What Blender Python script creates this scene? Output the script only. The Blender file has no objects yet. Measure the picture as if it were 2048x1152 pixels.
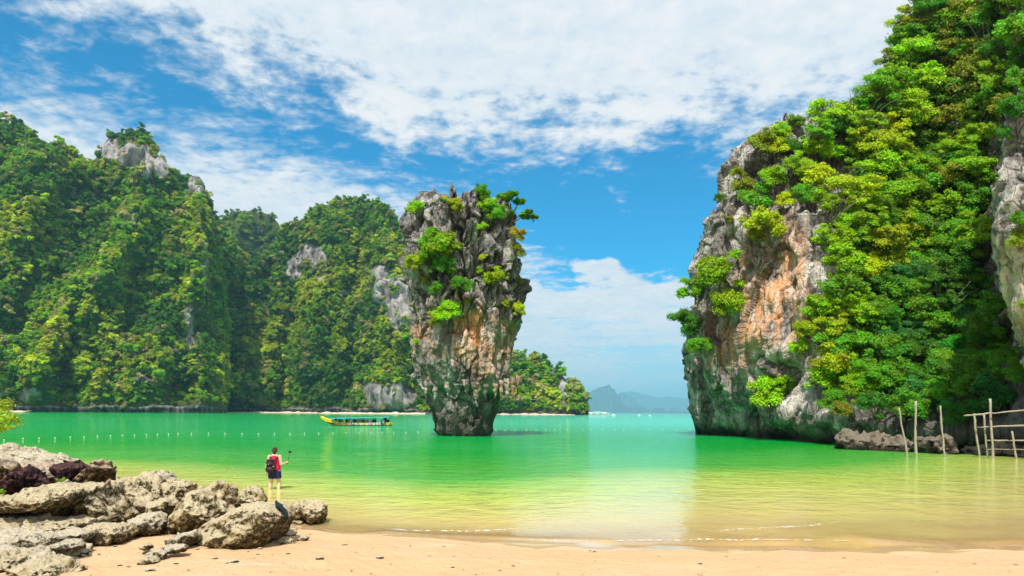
import bpy, bmesh, math, random
import numpy as np
from mathutils import Vector, Matrix, Quaternion, Euler

C = bpy.context.scene
COL = C.collection
R_ = math.radians

# ------------------------------------------------------------------ camera
FPX, CX, CY, ROLL, HC = 1365.333, 1024.0, 824.3, 0.0061, 2.5
cam_d = bpy.data.cameras.new('camera'); cam = bpy.data.objects.new('camera', cam_d); COL.objects.link(cam)
cam_d.sensor_width = 36; cam_d.lens = 24; cam_d.shift_y = (CY - 576) / 2048
cam_d.clip_start = 0.1; cam_d.clip_end = 60000
RV, UV_, FV = Vector((1, 0, ROLL)).normalized(), Vector((-ROLL, 0, 1)).normalized(), Vector((0, 1, 0))
M = Matrix.Identity(4)
for i_ in range(3):
    M[i_][0], M[i_][1], M[i_][2] = RV[i_], UV_[i_], -FV[i_]
M[2][3] = HC
cam.matrix_world = M
C.camera = cam

def P(px, py, D):
    """point seen at photo pixel (px, py), D metres in front of the camera; arrays welcome"""
    a = (np.asarray(px, float) - CX) / FPX; b = -(np.asarray(py, float) - CY) / FPX
    D = np.asarray(D, float)
    return np.stack(np.broadcast_arrays(D * (a * RV[0] + b * UV_[0]), D * 1.0, HC + D * (a * RV[2] + b * UV_[2])), -1)

def proj(p):
    p = np.asarray(p, float); d = p[..., 1]
    x = p[..., 0] * RV[0] + (p[..., 2] - HC) * RV[2]; z = p[..., 0] * UV_[0] + (p[..., 2] - HC) * UV_[2]
    return CX + FPX * x / d, CY - FPX * z / d

# ------------------------------------------------------------------ node helpers
class NT:
    def __init__(s, tree): s.t = tree
    def n(s, typ, ins=None, **props):
        nd = s.t.nodes.new(typ)
        for k, v in props.items(): setattr(nd, k, v)
        for k, v in (ins or {}).items():
            sk = nd.inputs[k]
            if isinstance(v, bpy.types.NodeSocket): s.t.links.new(v, sk)
            elif isinstance(v, bpy.types.Node): s.t.links.new(v.outputs[0], sk)
            else: sk.default_value = v
        return nd
    def m(s, op, a, b=0.0, c=0.0, clamp=False):
        return s.n('ShaderNodeMath', {0: a, 1: b, 2: c}, operation=op, use_clamp=clamp).outputs[0]
    def dot(s, a, v): return s.n('ShaderNodeVectorMath', {0: a, 1: v}, operation='DOT_PRODUCT').outputs['Value']
    def vmul(s, a, v): return s.n('ShaderNodeVectorMath', {0: a, 1: v}, operation='MULTIPLY').outputs[0]
    def sstep(s, x, lo, hi, a=0.0, b=1.0):
        return s.n('ShaderNodeMapRange', {0: x, 1: lo, 2: hi, 3: a, 4: b}, interpolation_type='SMOOTHSTEP').outputs[0]
    def noise(s, vec, scale, detail=4, rough=0.55, dist=0.0, col=False):
        nd = s.n('ShaderNodeTexNoise', {'Vector': vec, 'Scale': scale, 'Detail': detail, 'Roughness': rough, 'Distortion': dist})
        return nd.outputs['Color' if col else 0]
    def mix(s, f, a, b, blend='MIX'):
        nd = s.n('ShaderNodeMix', data_type='RGBA', blend_type=blend, clamp_factor=True)
        for k, v in ((0, f), (6, a), (7, b)):
            if isinstance(v, bpy.types.NodeSocket): s.t.links.new(v, nd.inputs[k])
            else: nd.inputs[k].default_value = v if k == 0 or len(v) == 4 else (*v, 1)
        return nd.outputs[2]
    def ramp(s, f, stops):
        nd = s.n('ShaderNodeValToRGB', {0: f}); e = nd.color_ramp.elements
        while len(e) < len(stops): e.new(0.5)
        for el, (p, c) in zip(e, stops): el.position = p; el.color = (*c, 1) if len(c) == 3 else c
        return nd.outputs[0]

# ------------------------------------------------------------------ light
SUN_EL, SUN_AZ = 56.0, 194.0            # azimuth clockwise from +Y (the view direction): behind the camera, a little left
az, el = R_(SUN_AZ), R_(SUN_EL)
SUN_DIR = Vector((math.sin(az) * math.cos(el), math.cos(az) * math.cos(el), math.sin(el)))
HAZE = 0.75e-4
sd = bpy.data.lights.new('sun', 'SUN'); sd.energy = 4.6; sd.angle = R_(0.5); sd.color = (1.0, 0.95, 0.86)
so = bpy.data.objects.new('sun', sd); COL.objects.link(so)
so.rotation_mode = 'QUATERNION'; so.rotation_quaternion = SUN_DIR.to_track_quat('Z', 'Y')

W = bpy.data.worlds.new('World'); C.world = W; W.use_nodes = True
for n_ in list(W.node_tree.nodes): W.node_tree.nodes.remove(n_)
w = NT(W.node_tree)
sky = w.n('ShaderNodeTexSky', sky_type='NISHITA', sun_disc=False, sun_elevation=el, sun_rotation=az, altitude=0.0,
          air_density=1.0, dust_density=0.3, ozone_density=2.5)
dirv = w.n('ShaderNodeTexCoord').outputs['Generated']
sep = w.n('ShaderNodeSeparateXYZ', {0: dirv})
dz = w.m('MAXIMUM', sep.outputs[2], 0.0)

def gc(p1, p2):
    """great circle through two photo pixels; positive on the upper side"""
    d1 = Vector(P(*p1, 1.0)) - Vector((0, 0, HC)); d2 = Vector(P(*p2, 1.0)) - Vector((0, 0, HC))
    n = d1.cross(d2).normalized()
    return tuple(n if n.z > 0 else -n)
# a cloud layer in plane coordinates, warped
den = w.m('ADD', dz, 0.12)
plane = w.n('ShaderNodeCombineXYZ', {0: w.m('DIVIDE', sep.outputs[0], den), 1: w.m('DIVIDE', sep.outputs[1], den), 2: 0.3}).outputs[0]
big = w.noise(plane, 1.1, 3, 0.5)
mid = w.noise(plane, 4.6, 9, 0.60, 0.25)
fine = w.noise(plane, 17.0, 7, 0.60, 0.2)
streak = w.noise(w.vmul(plane, (2.2, 5.2, 1)), 1.6, 8, 0.62, 0.5)
def c05(x, k): return w.m('MULTIPLY', w.m('SUBTRACT', x, 0.5), k)
# upper sheet of altocumulus
e1 = w.dot(dirv, gc((60, 40), (900, 345)))
e2 = w.dot(dirv, gc((860, 350), (1460, 305)))
m1 = w.n('ShaderNodeMath', {0: e1, 1: e2, 2: 0.06}, operation='SMOOTH_MIN').outputs[0]
edge1 = w.m('ADD', m1, w.m('ADD', w.m('ADD', c05(mid, 0.24), c05(fine, 0.15)), c05(big, 0.12)))
sheet = w.sstep(edge1, -0.022, 0.075)
inner = w.sstep(w.m('ADD', w.m('ADD', c05(mid, 0.8), c05(fine, 1.1)), w.m('MULTIPLY', m1, 2.4)), -0.28, 0.20, 0.5, 1.0)
sheet = w.m('MULTIPLY', sheet, inner)
# lower left bank
e3 = w.m('MULTIPLY', w.dot(dirv, gc((0, 175), (820, 388))), -1.0)
e4 = w.dot(dirv, gc((760, 330), (900, 470)))      # fades out to the right
e4 = w.m('MULTIPLY', e4, -1.0)
m2 = w.n('ShaderNodeMath', {0: e3, 1: w.m('ADD', e4, 0.05), 2: 0.05}, operation='SMOOTH_MIN').outputs[0]
bank = w.sstep(w.m('ADD', m2, w.m('ADD', c05(streak, 0.17), c05(fine, 0.12))), -0.04, 0.05, 0.0, 0.95)
# thin veil left of the upper band
veil = w.sstep(w.m('ADD', c05(streak, 1.0), c05(big, 0.7)), 0.10, 0.45, 0.0, 0.5)
# cumulus and haze low over the horizon
low = w.n('ShaderNodeCombineXYZ', {0: w.m('MULTIPLY', w.m('ARCTAN2', sep.outputs[0], sep.outputs[1]), 1.0), 1: w.m('MULTIPLY', sep.outputs[2], 2.6), 2: 1.7}).outputs[0]
cn = w.noise(low, 5.0, 7, 0.55, 0.1)
cn2 = w.noise(low, 17.0, 5, 0.55)
cum_h = w.m('ADD', sep.outputs[2], w.m('MULTIPLY', w.m('SUBTRACT', 0.5, cn), 0.34))
cum_h = w.m('ADD', cum_h, w.m('MULTIPLY', w.m('SUBTRACT', 0.5, cn2), 0.06))
cum = w.sstep(cum_h, 0.196, 0.176)
band = w.noise(w.vmul(low, (1.6, 7.5, 1.0)), 3.2, 7, 0.6, 0.3)
cumd = w.sstep(w.m('ADD', w.m('ADD', sep.outputs[2], c05(cn2, 0.08)), c05(band, 0.42)), 0.02, 0.16, 0.30, 1.0)
cum = w.m('MULTIPLY', cum, cumd)
hz = w.sstep(sep.outputs[2], 0.19, 0.0, 0.0, 0.72)
cov = w.m('MAXIMUM', w.m('MAXIMUM', sheet, bank), w.m('MAXIMUM', cum, veil))
skyc = w.mix(1.0, sky.outputs[0], (0.04, 1.06, 1.45), 'MULTIPLY')
skyc = w.mix(hz, skyc, (5.6, 7.4, 8.2))
shade = w.m('ADD', w.m('ADD', c05(mid, 1.5), c05(fine, 1.6)), 0.62, clamp=True)
cloudc = w.mix(shade, (5.7, 6.8, 7.9), (8.5, 8.5, 8.6))
final = w.mix(cov, skyc, cloudc)
bg = w.n('ShaderNodeBackground', {'Color': final, 'Strength': 0.08})
w.n('ShaderNodeOutputWorld', {'Surface': bg.outputs[0]})
W.cycles.sampling_method = 'MANUAL'; W.cycles.sample_map_resolution = 512

C.view_settings.view_transform = 'Standard'; C.view_settings.look = 'None'
C.view_settings.gamma = 1.0; C.view_settings.exposure = 0.45; C.view_settings.use_curve_mapping = False
cy = C.cycles
cy.use_denoising = True; cy.max_bounces = 6; cy.diffuse_bounces = 2; cy.glossy_bounces = 2; cy.transmission_bounces = 3
cy.transparent_max_bounces = 6; cy.volume_bounces = 0; cy.caustics_reflective = False; cy.caustics_refractive = False
cy.sample_clamp_indirect = 4.0

# ------------------------------------------------------------------ numpy noise
def _h(ix, iy, iz, seed=0):
    h = (ix.astype(np.int64) * 374761393 + iy.astype(np.int64) * 668265263 + iz.astype(np.int64) * 2147483647 + seed * 974711) & 0xffffffff
    h = ((h ^ (h >> 13)) * 1274126177) & 0xffffffff
    h = ((h ^ (h >> 16)) * 2246822519) & 0xffffffff
    return h ^ (h >> 15)
_G = np.array([[1,1,0],[-1,1,0],[1,-1,0],[-1,-1,0],[1,0,1],[-1,0,1],[1,0,-1],[-1,0,-1],[0,1,1],[0,-1,1],[0,1,-1],[0,-1,-1],[1,1,0],[-1,1,0],[0,-1,1],[0,-1,-1]], float)
def perlin(p, seed=0):
    p = np.asarray(p, float); i = np.floor(p); f = p - i; i = i.astype(np.int64)
    u = f * f * f * (f * (f * 6 - 15) + 10); out = 0
    for dx in (0, 1):
        for dy in (0, 1):
            for dz_ in (0, 1):
                g = _G[_h(i[..., 0] + dx, i[..., 1] + dy, i[..., 2] + dz_, seed) & 15]
                d = g[..., 0] * (f[..., 0] - dx) + g[..., 1] * (f[..., 1] - dy) + g[..., 2] * (f[..., 2] - dz_)
                wx = u[..., 0] if dx else 1 - u[..., 0]; wy = u[..., 1] if dy else 1 - u[..., 1]; wz = u[..., 2] if dz_ else 1 - u[..., 2]
                out = out + d * wx * wy * wz
    return out
def fbm(p, octv=4, seed=0, gain=0.5, lac=2.03):
    p = np.asarray(p, float); a, s = 1.0, 0
    for o in range(octv):
        s = s + a * perlin(p + 17.3 * o, seed + o); p = p * lac; a *= gain
    return s
def ridged(p, octv=4, seed=0):
    p = np.asarray(p, float); a, s = 1.0, 0
    for o in range(octv):
        s = s + a * (1 - 2 * np.abs(perlin(p + 9.1 * o, seed + o))); p = p * 2.1; a *= 0.5
    return s
def worley(p, seed=0):
    """F1, F2 distances, a per-cell random number and a per-cell tilt (so that cells read as angular blocks)"""
    p = np.asarray(p, float); i = np.floor(p).astype(np.int64)
    f1 = np.full(p.shape[:-1], 9.0); f2 = f1.copy(); cid = np.zeros(p.shape[:-1]); tl = cid.copy()
    for dx in (-1, 0, 1):
        for dy in (-1, 0, 1):
            for dz_ in (-1, 0, 1):
                cx, cy_, cz = i[..., 0] + dx, i[..., 1] + dy, i[..., 2] + dz_
                h = _h(cx, cy_, cz, seed)
                e = p - np.stack([cx + (h & 1023) / 1023., cy_ + ((h >> 10) & 1023) / 1023., cz + ((h >> 20) & 1023) / 1023.], -1)
                d = np.sqrt((e ** 2).sum(-1)); near = d < f1
                f2 = np.where(near, f1, np.minimum(f2, d)); cid = np.where(near, (h & 0xffff) / 65535., cid); f1 = np.where(near, d, f1)
                tl = np.where(near, e[..., 0] * ((h >> 4 & 255) / 127.5 - 1) + e[..., 1] * ((h >> 12 & 255) / 127.5 - 1) + e[..., 2] * ((h >> 20 & 255) / 127.5 - 1), tl)
    return f1, f2, cid, tl
def sst(x, a, b):
    t = np.clip((np.asarray(x, float) - a) / (b - a), 0, 1); return t * t * (3 - 2 * t)
def terp(x, pts):
    pts = sorted(pts); return np.interp(x, [p[0] for p in pts], [p[1] for p in pts])

# ------------------------------------------------------------------ mesh / object helpers
def mesh_np(name, verts, faces, mats=(), smooth=True, attrs=None, fmat=None):
    """faces: list of (n, k) int arrays"""
    me = bpy.data.meshes.new(name)
    verts = np.ascontiguousarray(verts, np.float32)
    fl = [np.asarray(f, np.int32) for f in (faces if isinstance(faces, list) else [faces])]
    loops = np.concatenate([f.ravel() for f in fl]); tot = np.concatenate([np.full(len(f), f.shape[1], np.int32) for f in fl])
    start = np.concatenate([[0], np.cumsum(tot)[:-1]]).astype(np.int32)
    me.vertices.add(len(verts)); me.vertices.foreach_set('co', verts.ravel())
    me.loops.add(len(loops)); me.loops.foreach_set('vertex_index', loops)
    me.polygons.add(len(tot)); me.polygons.foreach_set('loop_start', start)
    if smooth: me.polygons.foreach_set('use_smooth', np.ones(len(tot), bool))
    for m in mats: me.materials.append(m)
    if fmat is not None: me.polygons.foreach_set('material_index', np.asarray(fmat, np.int32))
    me.update(calc_edges=True)
    for k, v in (attrs or {}).items():
        v = np.asarray(v, np.float32)
        if v.ndim == 1:
            a = me.attributes.new(k, 'FLOAT', 'POINT'); a.data.foreach_set('value', v)
        else:
            a = me.attributes.new(k, 'FLOAT_COLOR', 'POINT'); a.data.foreach_set('color', v.ravel())
    return me
def grid_faces(nr, nc, wrap=False):
    i = np.arange(nr - 1)[:, None]; j = np.arange(nc if wrap else nc - 1)[None]; j2 = (j + 1) % nc
    return np.stack([i * nc + j, i * nc + j2, (i + 1) * nc + j2, (i + 1) * nc + j], -1).reshape(-1, 4)
def tag(o, label=None, cat=None, group=None, kind=None):
    if label: o['label'] = label
    if cat: o['category'] = cat
    if group: o['group'] = group
    if kind: o['kind'] = kind
    return o
def link(name, me, parent=None, loc=None, rot=None, scale=None):
    o = bpy.data.objects.new(name, me); COL.objects.link(o)
    if parent: o.parent = parent
    if loc is not None: o.location = loc
    if rot is not None:
        if isinstance(rot, Quaternion): o.rotation_mode = 'QUATERNION'; o.rotation_quaternion = rot
        else: o.rotation_euler = rot
    if scale is not None: o.scale = scale if hasattr(scale, '__len__') else (scale,) * 3
    return o
def empty(name, loc=(0, 0, 0), rot=None, scale=None):
    return link(name, None, None, loc, rot, scale)
class MB:
    """collects simple shapes into one mesh"""
    def __init__(s): s.v, s.f, s.c, s.n = [], [], [], 0
    def add(s, v, faces, col=None):
        v = np.asarray(v, float)
        for f in faces: s.f.append((np.asarray(f) + s.n))
        s.v.append(v); s.n += len(v); s.c.append(np.tile(col or (1, 1, 1, 1), (len(v), 1)))
    def box(s, c, d, rot=None, col=None):
        x = np.array([[a, b, e] for a in (-.5, .5) for b in (-.5, .5) for e in (-.5, .5)]) * d
        if rot is not None: x = x @ np.array(Euler(rot).to_matrix()).T
        s.add(x + np.array(c), [np.array([[0, 1, 3, 2], [4, 6, 7, 5], [0, 4, 5, 1], [2, 3, 7, 6], [0, 2, 6, 4], [1, 5, 7, 3]])], col)
    def tube(s, pts, rad, n=8, col=None, sx=1.0):
        pts = np.asarray(pts, float); k = len(pts); rad = np.broadcast_to(rad, (k,))
        t = np.gradient(pts, axis=0); t /= np.linalg.norm(t, axis=1)[:, None] + 1e-9
        ref = np.array([0, 0, 1.]) if abs(t[:, 2]).mean() < 0.8 else np.array([1., 0, 0])
        a = np.cross(t, ref); a /= np.linalg.norm(a, axis=1)[:, None] + 1e-9; b = np.cross(t, a)
        th = np.linspace(0, 2 * np.pi, n, endpoint=False)
        v = pts[:, None] + rad[:, None, None] * (np.cos(th)[None, :, None] * a[:, None] * sx + np.sin(th)[None, :, None] * b[:, None])
        v = np.concatenate([v.reshape(-1, 3), pts[:1], pts[-1:]])
        j = np.arange(n); j2 = (j + 1) % n
        caps = np.concatenate([np.stack([np.full(n, k * n), j2, j], 1), np.stack([np.full(n, k * n + 1), (k - 1) * n + j, (k - 1) * n + j2], 1)])
        s.add(v, [grid_faces(k, n, True), caps], col)
    def ball(s, c, r, n=10, col=None):
        th = np.linspace(0, np.pi, n // 2 + 2)[1:-1]; ph = np.linspace(0, 2 * np.pi, n, endpoint=False)
        x = np.stack([np.sin(th)[:, None] * np.cos(ph), np.sin(th)[:, None] * np.sin(ph), np.cos(th)[:, None] + 0 * ph], -1).reshape(-1, 3)
        x = np.concatenate([x, [[0, 0, 1], [0, 0, -1]]]) * np.asarray(r) + np.asarray(c)
        k = len(th); j = np.arange(n); j2 = (j + 1) % n
        caps = np.concatenate([np.stack([np.full(n, k * n), j, j2], 1), np.stack([np.full(n, k * n + 1), (k - 1) * n + j2, (k - 1) * n + j], 1)])
        s.add(x, [grid_faces(k, n, True)[:, ::-1], caps], col)
    def mesh(s, name, mat, smooth=False):
        q = [f for f in s.f if f.shape[1] == 4]; t = [f for f in s.f if f.shape[1] == 3]
        fl = ([np.concatenate(q)] if q else []) + ([np.concatenate(t)] if t else [])
        return mesh_np(name, np.concatenate(s.v), fl, [mat], smooth, {'paint': np.concatenate(s.c)})
    def build(s, name, mat, parent=None, loc=None, rot=None, smooth=False):
        return link(name, s.mesh(name, mat, smooth), parent, loc, rot)

# ------------------------------------------------------------------ materials
def newmat(name):
    m = bpy.data.materials.new(name); m.use_nodes = True
    for n in list(m.node_tree.nodes): m.node_tree.nodes.remove(n)
    return m, NT(m.node_tree)
def out(t, sh, vol=None):
    o = t.n('ShaderNodeOutputMaterial')
    if sh is not None: t.t.links.new(sh, o.inputs['Surface'])
    if vol is not None: t.t.links.new(vol, o.inputs['Volume'])
def pbsdf(t, col, rough=0.8, bump=None, spec=0.3, metal=0.0, **extra):
    ins = {'Base Color': col if isinstance(col, bpy.types.NodeSocket) else (*col[:3], 1), 'Roughness': rough, 'Specular IOR Level': spec, 'Metallic': metal}
    if bump is not None: ins['Normal'] = bump
    return t.n('ShaderNodeBsdfPrincipled', ins).outputs[0]
def bumpn(t, h, strength, dist, normal=None):
    ins = {'Height': h, 'Strength': strength, 'Distance': dist}
    if normal is not None: ins['Normal'] = normal
    return t.n('ShaderNodeBump', ins).outputs[0]
def attr(t, name, kind='GEOMETRY', o='Fac'): return t.n('ShaderNodeAttribute', attribute_name=name, attribute_type=kind).outputs[o]
def flat(name, col, rough=0.6, var=0.15, scale=8.0, spec=0.3, metal=0.0):
    m, t = newmat(name); v = t.n('ShaderNodeTexCoord').outputs['Object']
    nz = t.noise(v, scale, 4)
    c = t.mix(nz, tuple(x * (1 - var) for x in col), tuple(min(1, x * (1 + var)) for x in col))
    out(t, pbsdf(t, c, rough, bumpn(t, nz, 0.15, 0.02), spec, metal)); return m

def mat_leaf(name, source):
    m, t = newmat(name)
    if source == 'OBJECT': base = t.n('ShaderNodeObjectInfo').outputs['Color']
    else: base = attr(t, 'tint', 'INSTANCER', 'Color')
    v = attr(t, 'leafvar')
    hsv = t.n('ShaderNodeHueSaturation', {'Hue': t.m('ADD', 0.5, t.m('MULTIPLY', t.m('SUBTRACT', v, 0.5), 0.07)), 'Saturation': 1.0, 'Value': t.m('ADD', 0.55, t.m('MULTIPLY', v, 0.9)), 'Color': base}).outputs[0]
    d = t.n('ShaderNodeBsdfPrincipled', {'Base Color': hsv, 'Roughness': 0.5, 'Specular IOR Level': 0.25}).outputs[0]
    tr = t.n('ShaderNodeBsdfTranslucent', {'Color': t.mix(0.5, hsv, (0.30, 0.42, 0.01))}).outputs[0]
    out(t, t.n('ShaderNodeMixShader', {0: 0.36, 1: d, 2: tr}).outputs[0]); return m
M_leaf, M_leafi = mat_leaf('leaf', 'OBJECT'), mat_leaf('forest_leaf', 'INSTANCER')
M_bark = flat('bark', (0.16, 0.12, 0.085), 0.9, 0.5, 6)

def mat_rock(name, base, dark, pale, ochre, sc=1.0, relief=1.0, streak=1.0):
    """limestone: grey body, vertical water streaks, rust zones, algae at the tide line, moss where the attribute says so"""
    m, t = newmat(name); v = t.n('ShaderNodeTexCoord').outputs['Object']
    vs = t.vmul(v, (1.0 * sc, 1.0 * sc, 0.085 * sc))
    n1 = t.noise(v, 0.35 * sc, 6, 0.6); n2 = t.noise(vs, 1.5, 7, 0.65, 0.6); n3 = t.noise(v, 3.0 * sc, 6, 0.65); n4 = t.noise(vs, 4.5, 5, 0.6, 0.3)
    c = t.mix(t.sstep(n3, 0.3, 0.72), dark, base)
    c = t.mix(t.sstep(n1, 0.42, 0.66), c, pale)
    c = t.mix(t.m('MULTIPLY', t.sstep(n2, 0.52, 0.64), 0.8 * streak), c, pale)
    c = t.mix(t.m('MULTIPLY', t.sstep(n4, 0.54, 0.66), 0.75 * streak), c, dark)
    oc = attr(t, 'ochre')
    n5 = t.noise(vs, 0.9, 6, 0.6, 0.8)
    of = t.m('MULTIPLY', oc, t.sstep(t.m('ADD', n5, t.m('MULTIPLY', oc, 0.12)), 0.46, 0.62), clamp=True)
    c = t.mix(of, c, t.mix(n3, ochre, tuple(min(1, x * 1.9) for x in ochre)))
    pal = t.m('MULTIPLY', t.m('MULTIPLY', oc, t.sstep(n2, 0.5, 0.62)), 0.75)
    c = t.mix(pal, c, (0.62, 0.55, 0.47))
    al = attr(t, 'algae')
    c = t.mix(t.m('MULTIPLY', al, t.sstep(n1, 0.2, 0.55, 0.75, 1.0)), c, t.mix(n3, (0.032, 0.036, 0.03), (0.14, 0.135, 0.11)))
    mo = attr(t, 'moss')
    c = t.mix(t.m('MULTIPLY', mo, t.sstep(n3, 0.35, 0.6, 0.4, 1.0)), c, t.mix(n4, (0.03, 0.036, 0.012), (0.10, 0.10, 0.035)))
    cav = attr(t, 'crack')
    c = t.mix(t.m('MULTIPLY', cav, 0.85), c, (0.02, 0.018, 0.016))
    vor = t.n('ShaderNodeTexVoronoi', {'Vector': t.vmul(v, (1.6 * sc, 1.6 * sc, 0.8 * sc)), 'Scale': 1.0}, feature='DISTANCE_TO_EDGE').outputs[0]
    hh = t.m('ADD', t.m('ADD', t.m('MULTIPLY', n3, 0.5), t.m('MULTIPLY', n4, 0.6)), t.m('MULTIPLY', t.sstep(vor, 0.0, 0.1), 0.22))
    out(t, pbsdf(t, c, 0.92, bumpn(t, hh, 0.8, 0.45 * relief / sc), 0.15)); return m
M_rock = mat_rock('limestone', (0.25, 0.235, 0.23), (0.07, 0.066, 0.066), (0.44, 0.42, 0.395), (0.42, 0.20, 0.09))
M_cliff = mat_rock('cliff_limestone', (0.29, 0.27, 0.25), (0.07, 0.064, 0.058), (0.54, 0.50, 0.45), (0.42, 0.215, 0.105))

def mat_hill():
    m, t = newmat('hillside'); v = t.n('ShaderNodeTexCoord').outputs['Object']
    n1 = t.noise(v, 0.03, 6, 0.6); n2 = t.noise(v, 0.11, 6, 0.65); vs = t.vmul(v, (1, 1, 0.2)); n3 = t.noise(vs, 0.09, 7, 0.65, 0.4)
    n4 = t.noise(vs, 0.3, 5, 0.6)
    g = t.mix(n2, (0.018, 0.04, 0.010), (0.075, 0.10, 0.02)); g = t.mix(t.sstep(n1, 0.52, 0.68), g, (0.15, 0.13, 0.045))
    r = t.mix(t.sstep(n3, 0.35, 0.65), (0.075, 0.075, 0.08), (0.36, 0.34, 0.33)); r = t.mix(t.sstep(n4, 0.55, 0.68), r, (0.42, 0.39, 0.36))
    r = t.mix(t.m('MULTIPLY', t.sstep(n2, 0.55, 0.65), 0.6), r, (0.30, 0.19, 0.12))
    f = t.sstep(t.m('ADD', attr(t, 'rock'), t.m('MULTIPLY', t.m('SUBTRACT', n2, 0.5), 0.9)), 0.38, 0.55)
    c = t.mix(f, g, r)
    low = attr(t, 'tide'); c = t.mix(t.m('MULTIPLY', low, t.sstep(n4, 0.38, 0.6, 0.98, 0.6)), c, (0.022, 0.021, 0.02))
    out(t, pbsdf(t, c, 0.95, bumpn(t, t.m('ADD', n3, n4), 0.7, 3.0), 0.1)); return m
M_hill = mat_hill()

def mat_sand():
    m, t = newmat('sand'); v = t.n('ShaderNodeTexCoord').outputs['Object']
    z = t.n('ShaderNodeSeparateXYZ', {0: v}).outputs[2]
    n1 = t.noise(v, 0.9, 6, 0.6); n2 = t.noise(v, 9, 6, 0.7); n3 = t.noise(v, 60, 4, 0.7); n4 = t.noise(t.vmul(v, (0.35, 1.2, 1)), 1.6, 6, 0.65, 0.4); n6 = t.noise(v, 3.6, 5, 0.65)
    c = t.mix(n1, (0.56, 0.345, 0.185), (0.65, 0.44, 0.26)); c = t.mix(t.m('MULTIPLY', t.sstep(n4, 0.54, 0.70), 0.5), c, (0.66, 0.50, 0.35))
    c = t.mix(t.m('MULTIPLY', t.sstep(n2, 0.62, 0.72), 0.55), c, (0.36, 0.20, 0.10))
    c = t.mix(t.m('MULTIPLY', t.sstep(n3, 0.66, 0.72), 0.5), c, (0.25, 0.14, 0.08))
    wet = t.sstep(t.m('ADD', z, t.m('MULTIPLY', t.m('SUBTRACT', n4, 0.5), 0.10)), 0.14, 0.06)
    c = t.mix(wet, c, t.mix(n1, (0.55, 0.35, 0.17), (0.62, 0.42, 0.23)))
    ro = t.sstep(wet, 0.0, 1.0, 0.95, 0.11)
    b = bumpn(t, t.m('ADD', t.m('ADD', n2, t.m('MULTIPLY', n3, 0.35)), t.m('MULTIPLY', n6, 2.2)), t.sstep(wet, 0, 1, 0.9, 0.02), 0.05)
    sp = t.sstep(wet, 0, 1, 0.1, 0.55)
    out(t, pbsdf(t, c, ro, b, sp)); return m
M_sand = mat_sand()

def mat_water():
    m, t = newmat('sea_water'); v = t.n('ShaderNodeTexCoord').outputs['Object']
    dep = attr(t, 'depth'); off = attr(t, 'sky_mint')
    w1 = t.noise(t.vmul(v, (0.8, 0.9, 1)), 1.0, 5, 0.6, 0.3); w2 = t.noise(t.vmul(v, (0.7, 1.1, 1)), 4.0, 4, 0.6, 0.2); w3 = t.noise(t.vmul(v, (0.3, 1.0, 1)), 0.12, 3, 0.5)
    h = t.m('ADD', t.m('ADD', t.m('MULTIPLY', w1, 0.8), t.m('MULTIPLY', w2, 0.22)), t.m('MULTIPLY', w3, 1.0))
    calm = t.sstep(dep, 0.0, 0.5, 0.12, 1.0)
    nrm = bumpn(t, h, t.m('MULTIPLY', calm, 0.55), 0.5)
    big = t.noise(t.vmul(v, (0.5, 1, 1)), 0.035, 4, 0.6)
    col = t.ramp(t.m('DIVIDE', dep, 3.0, clamp=True), [(0.0, (0.82, 0.62, 0.30)), (0.035, (0.80, 0.66, 0.24)), (0.10, (0.48, 0.55, 0.10)), (0.21, (0.07, 0.36, 0.03)), (0.42, (0.0, 0.31, 0.025)), (1.0, (0.0, 0.33, 0.07))])
    col = t.mix(off, col, (0.03, 0.46, 0.25))  # mint of the reflected sky painted into the far central water
    col = t.mix(t.sstep(big, 0.4, 0.65, 0.0, 0.3), col, t.mix(0.5, col, (0.05, 0.42, 0.2)))
    body = t.n('ShaderNodeBsdfDiffuse', {'Color': col}).outputs[0]
    clear = t.n('ShaderNodeBsdfTransparent', {'Color': (0.97, 0.96, 0.86, 1)}).outputs[0]
    f = t.m('SUBTRACT', 1.0, t.m('POWER', 2.718, t.m('MULTIPLY', dep, -9.0)), clamp=True)
    inner = t.n('ShaderNodeMixShader', {0: f, 1: clear, 2: body}).outputs[0]
    gl = t.n('ShaderNodeBsdfGlossy', {'Color': (1, 1, 1, 1), 'Roughness': 0.035, 'Normal': nrm}).outputs[0]
    fr = t.n('ShaderNodeFresnel', {'IOR': 1.33, 'Normal': nrm}).outputs[0]
    fr = t.m('MULTIPLY', t.m('MULTIPLY', fr, 0.95), t.sstep(dep, 0.0, 0.03))
    out(t, t.n('ShaderNodeMixShader', {0: fr, 1: inner, 2: gl}).outputs[0]); return m
M_water = mat_water()

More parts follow.
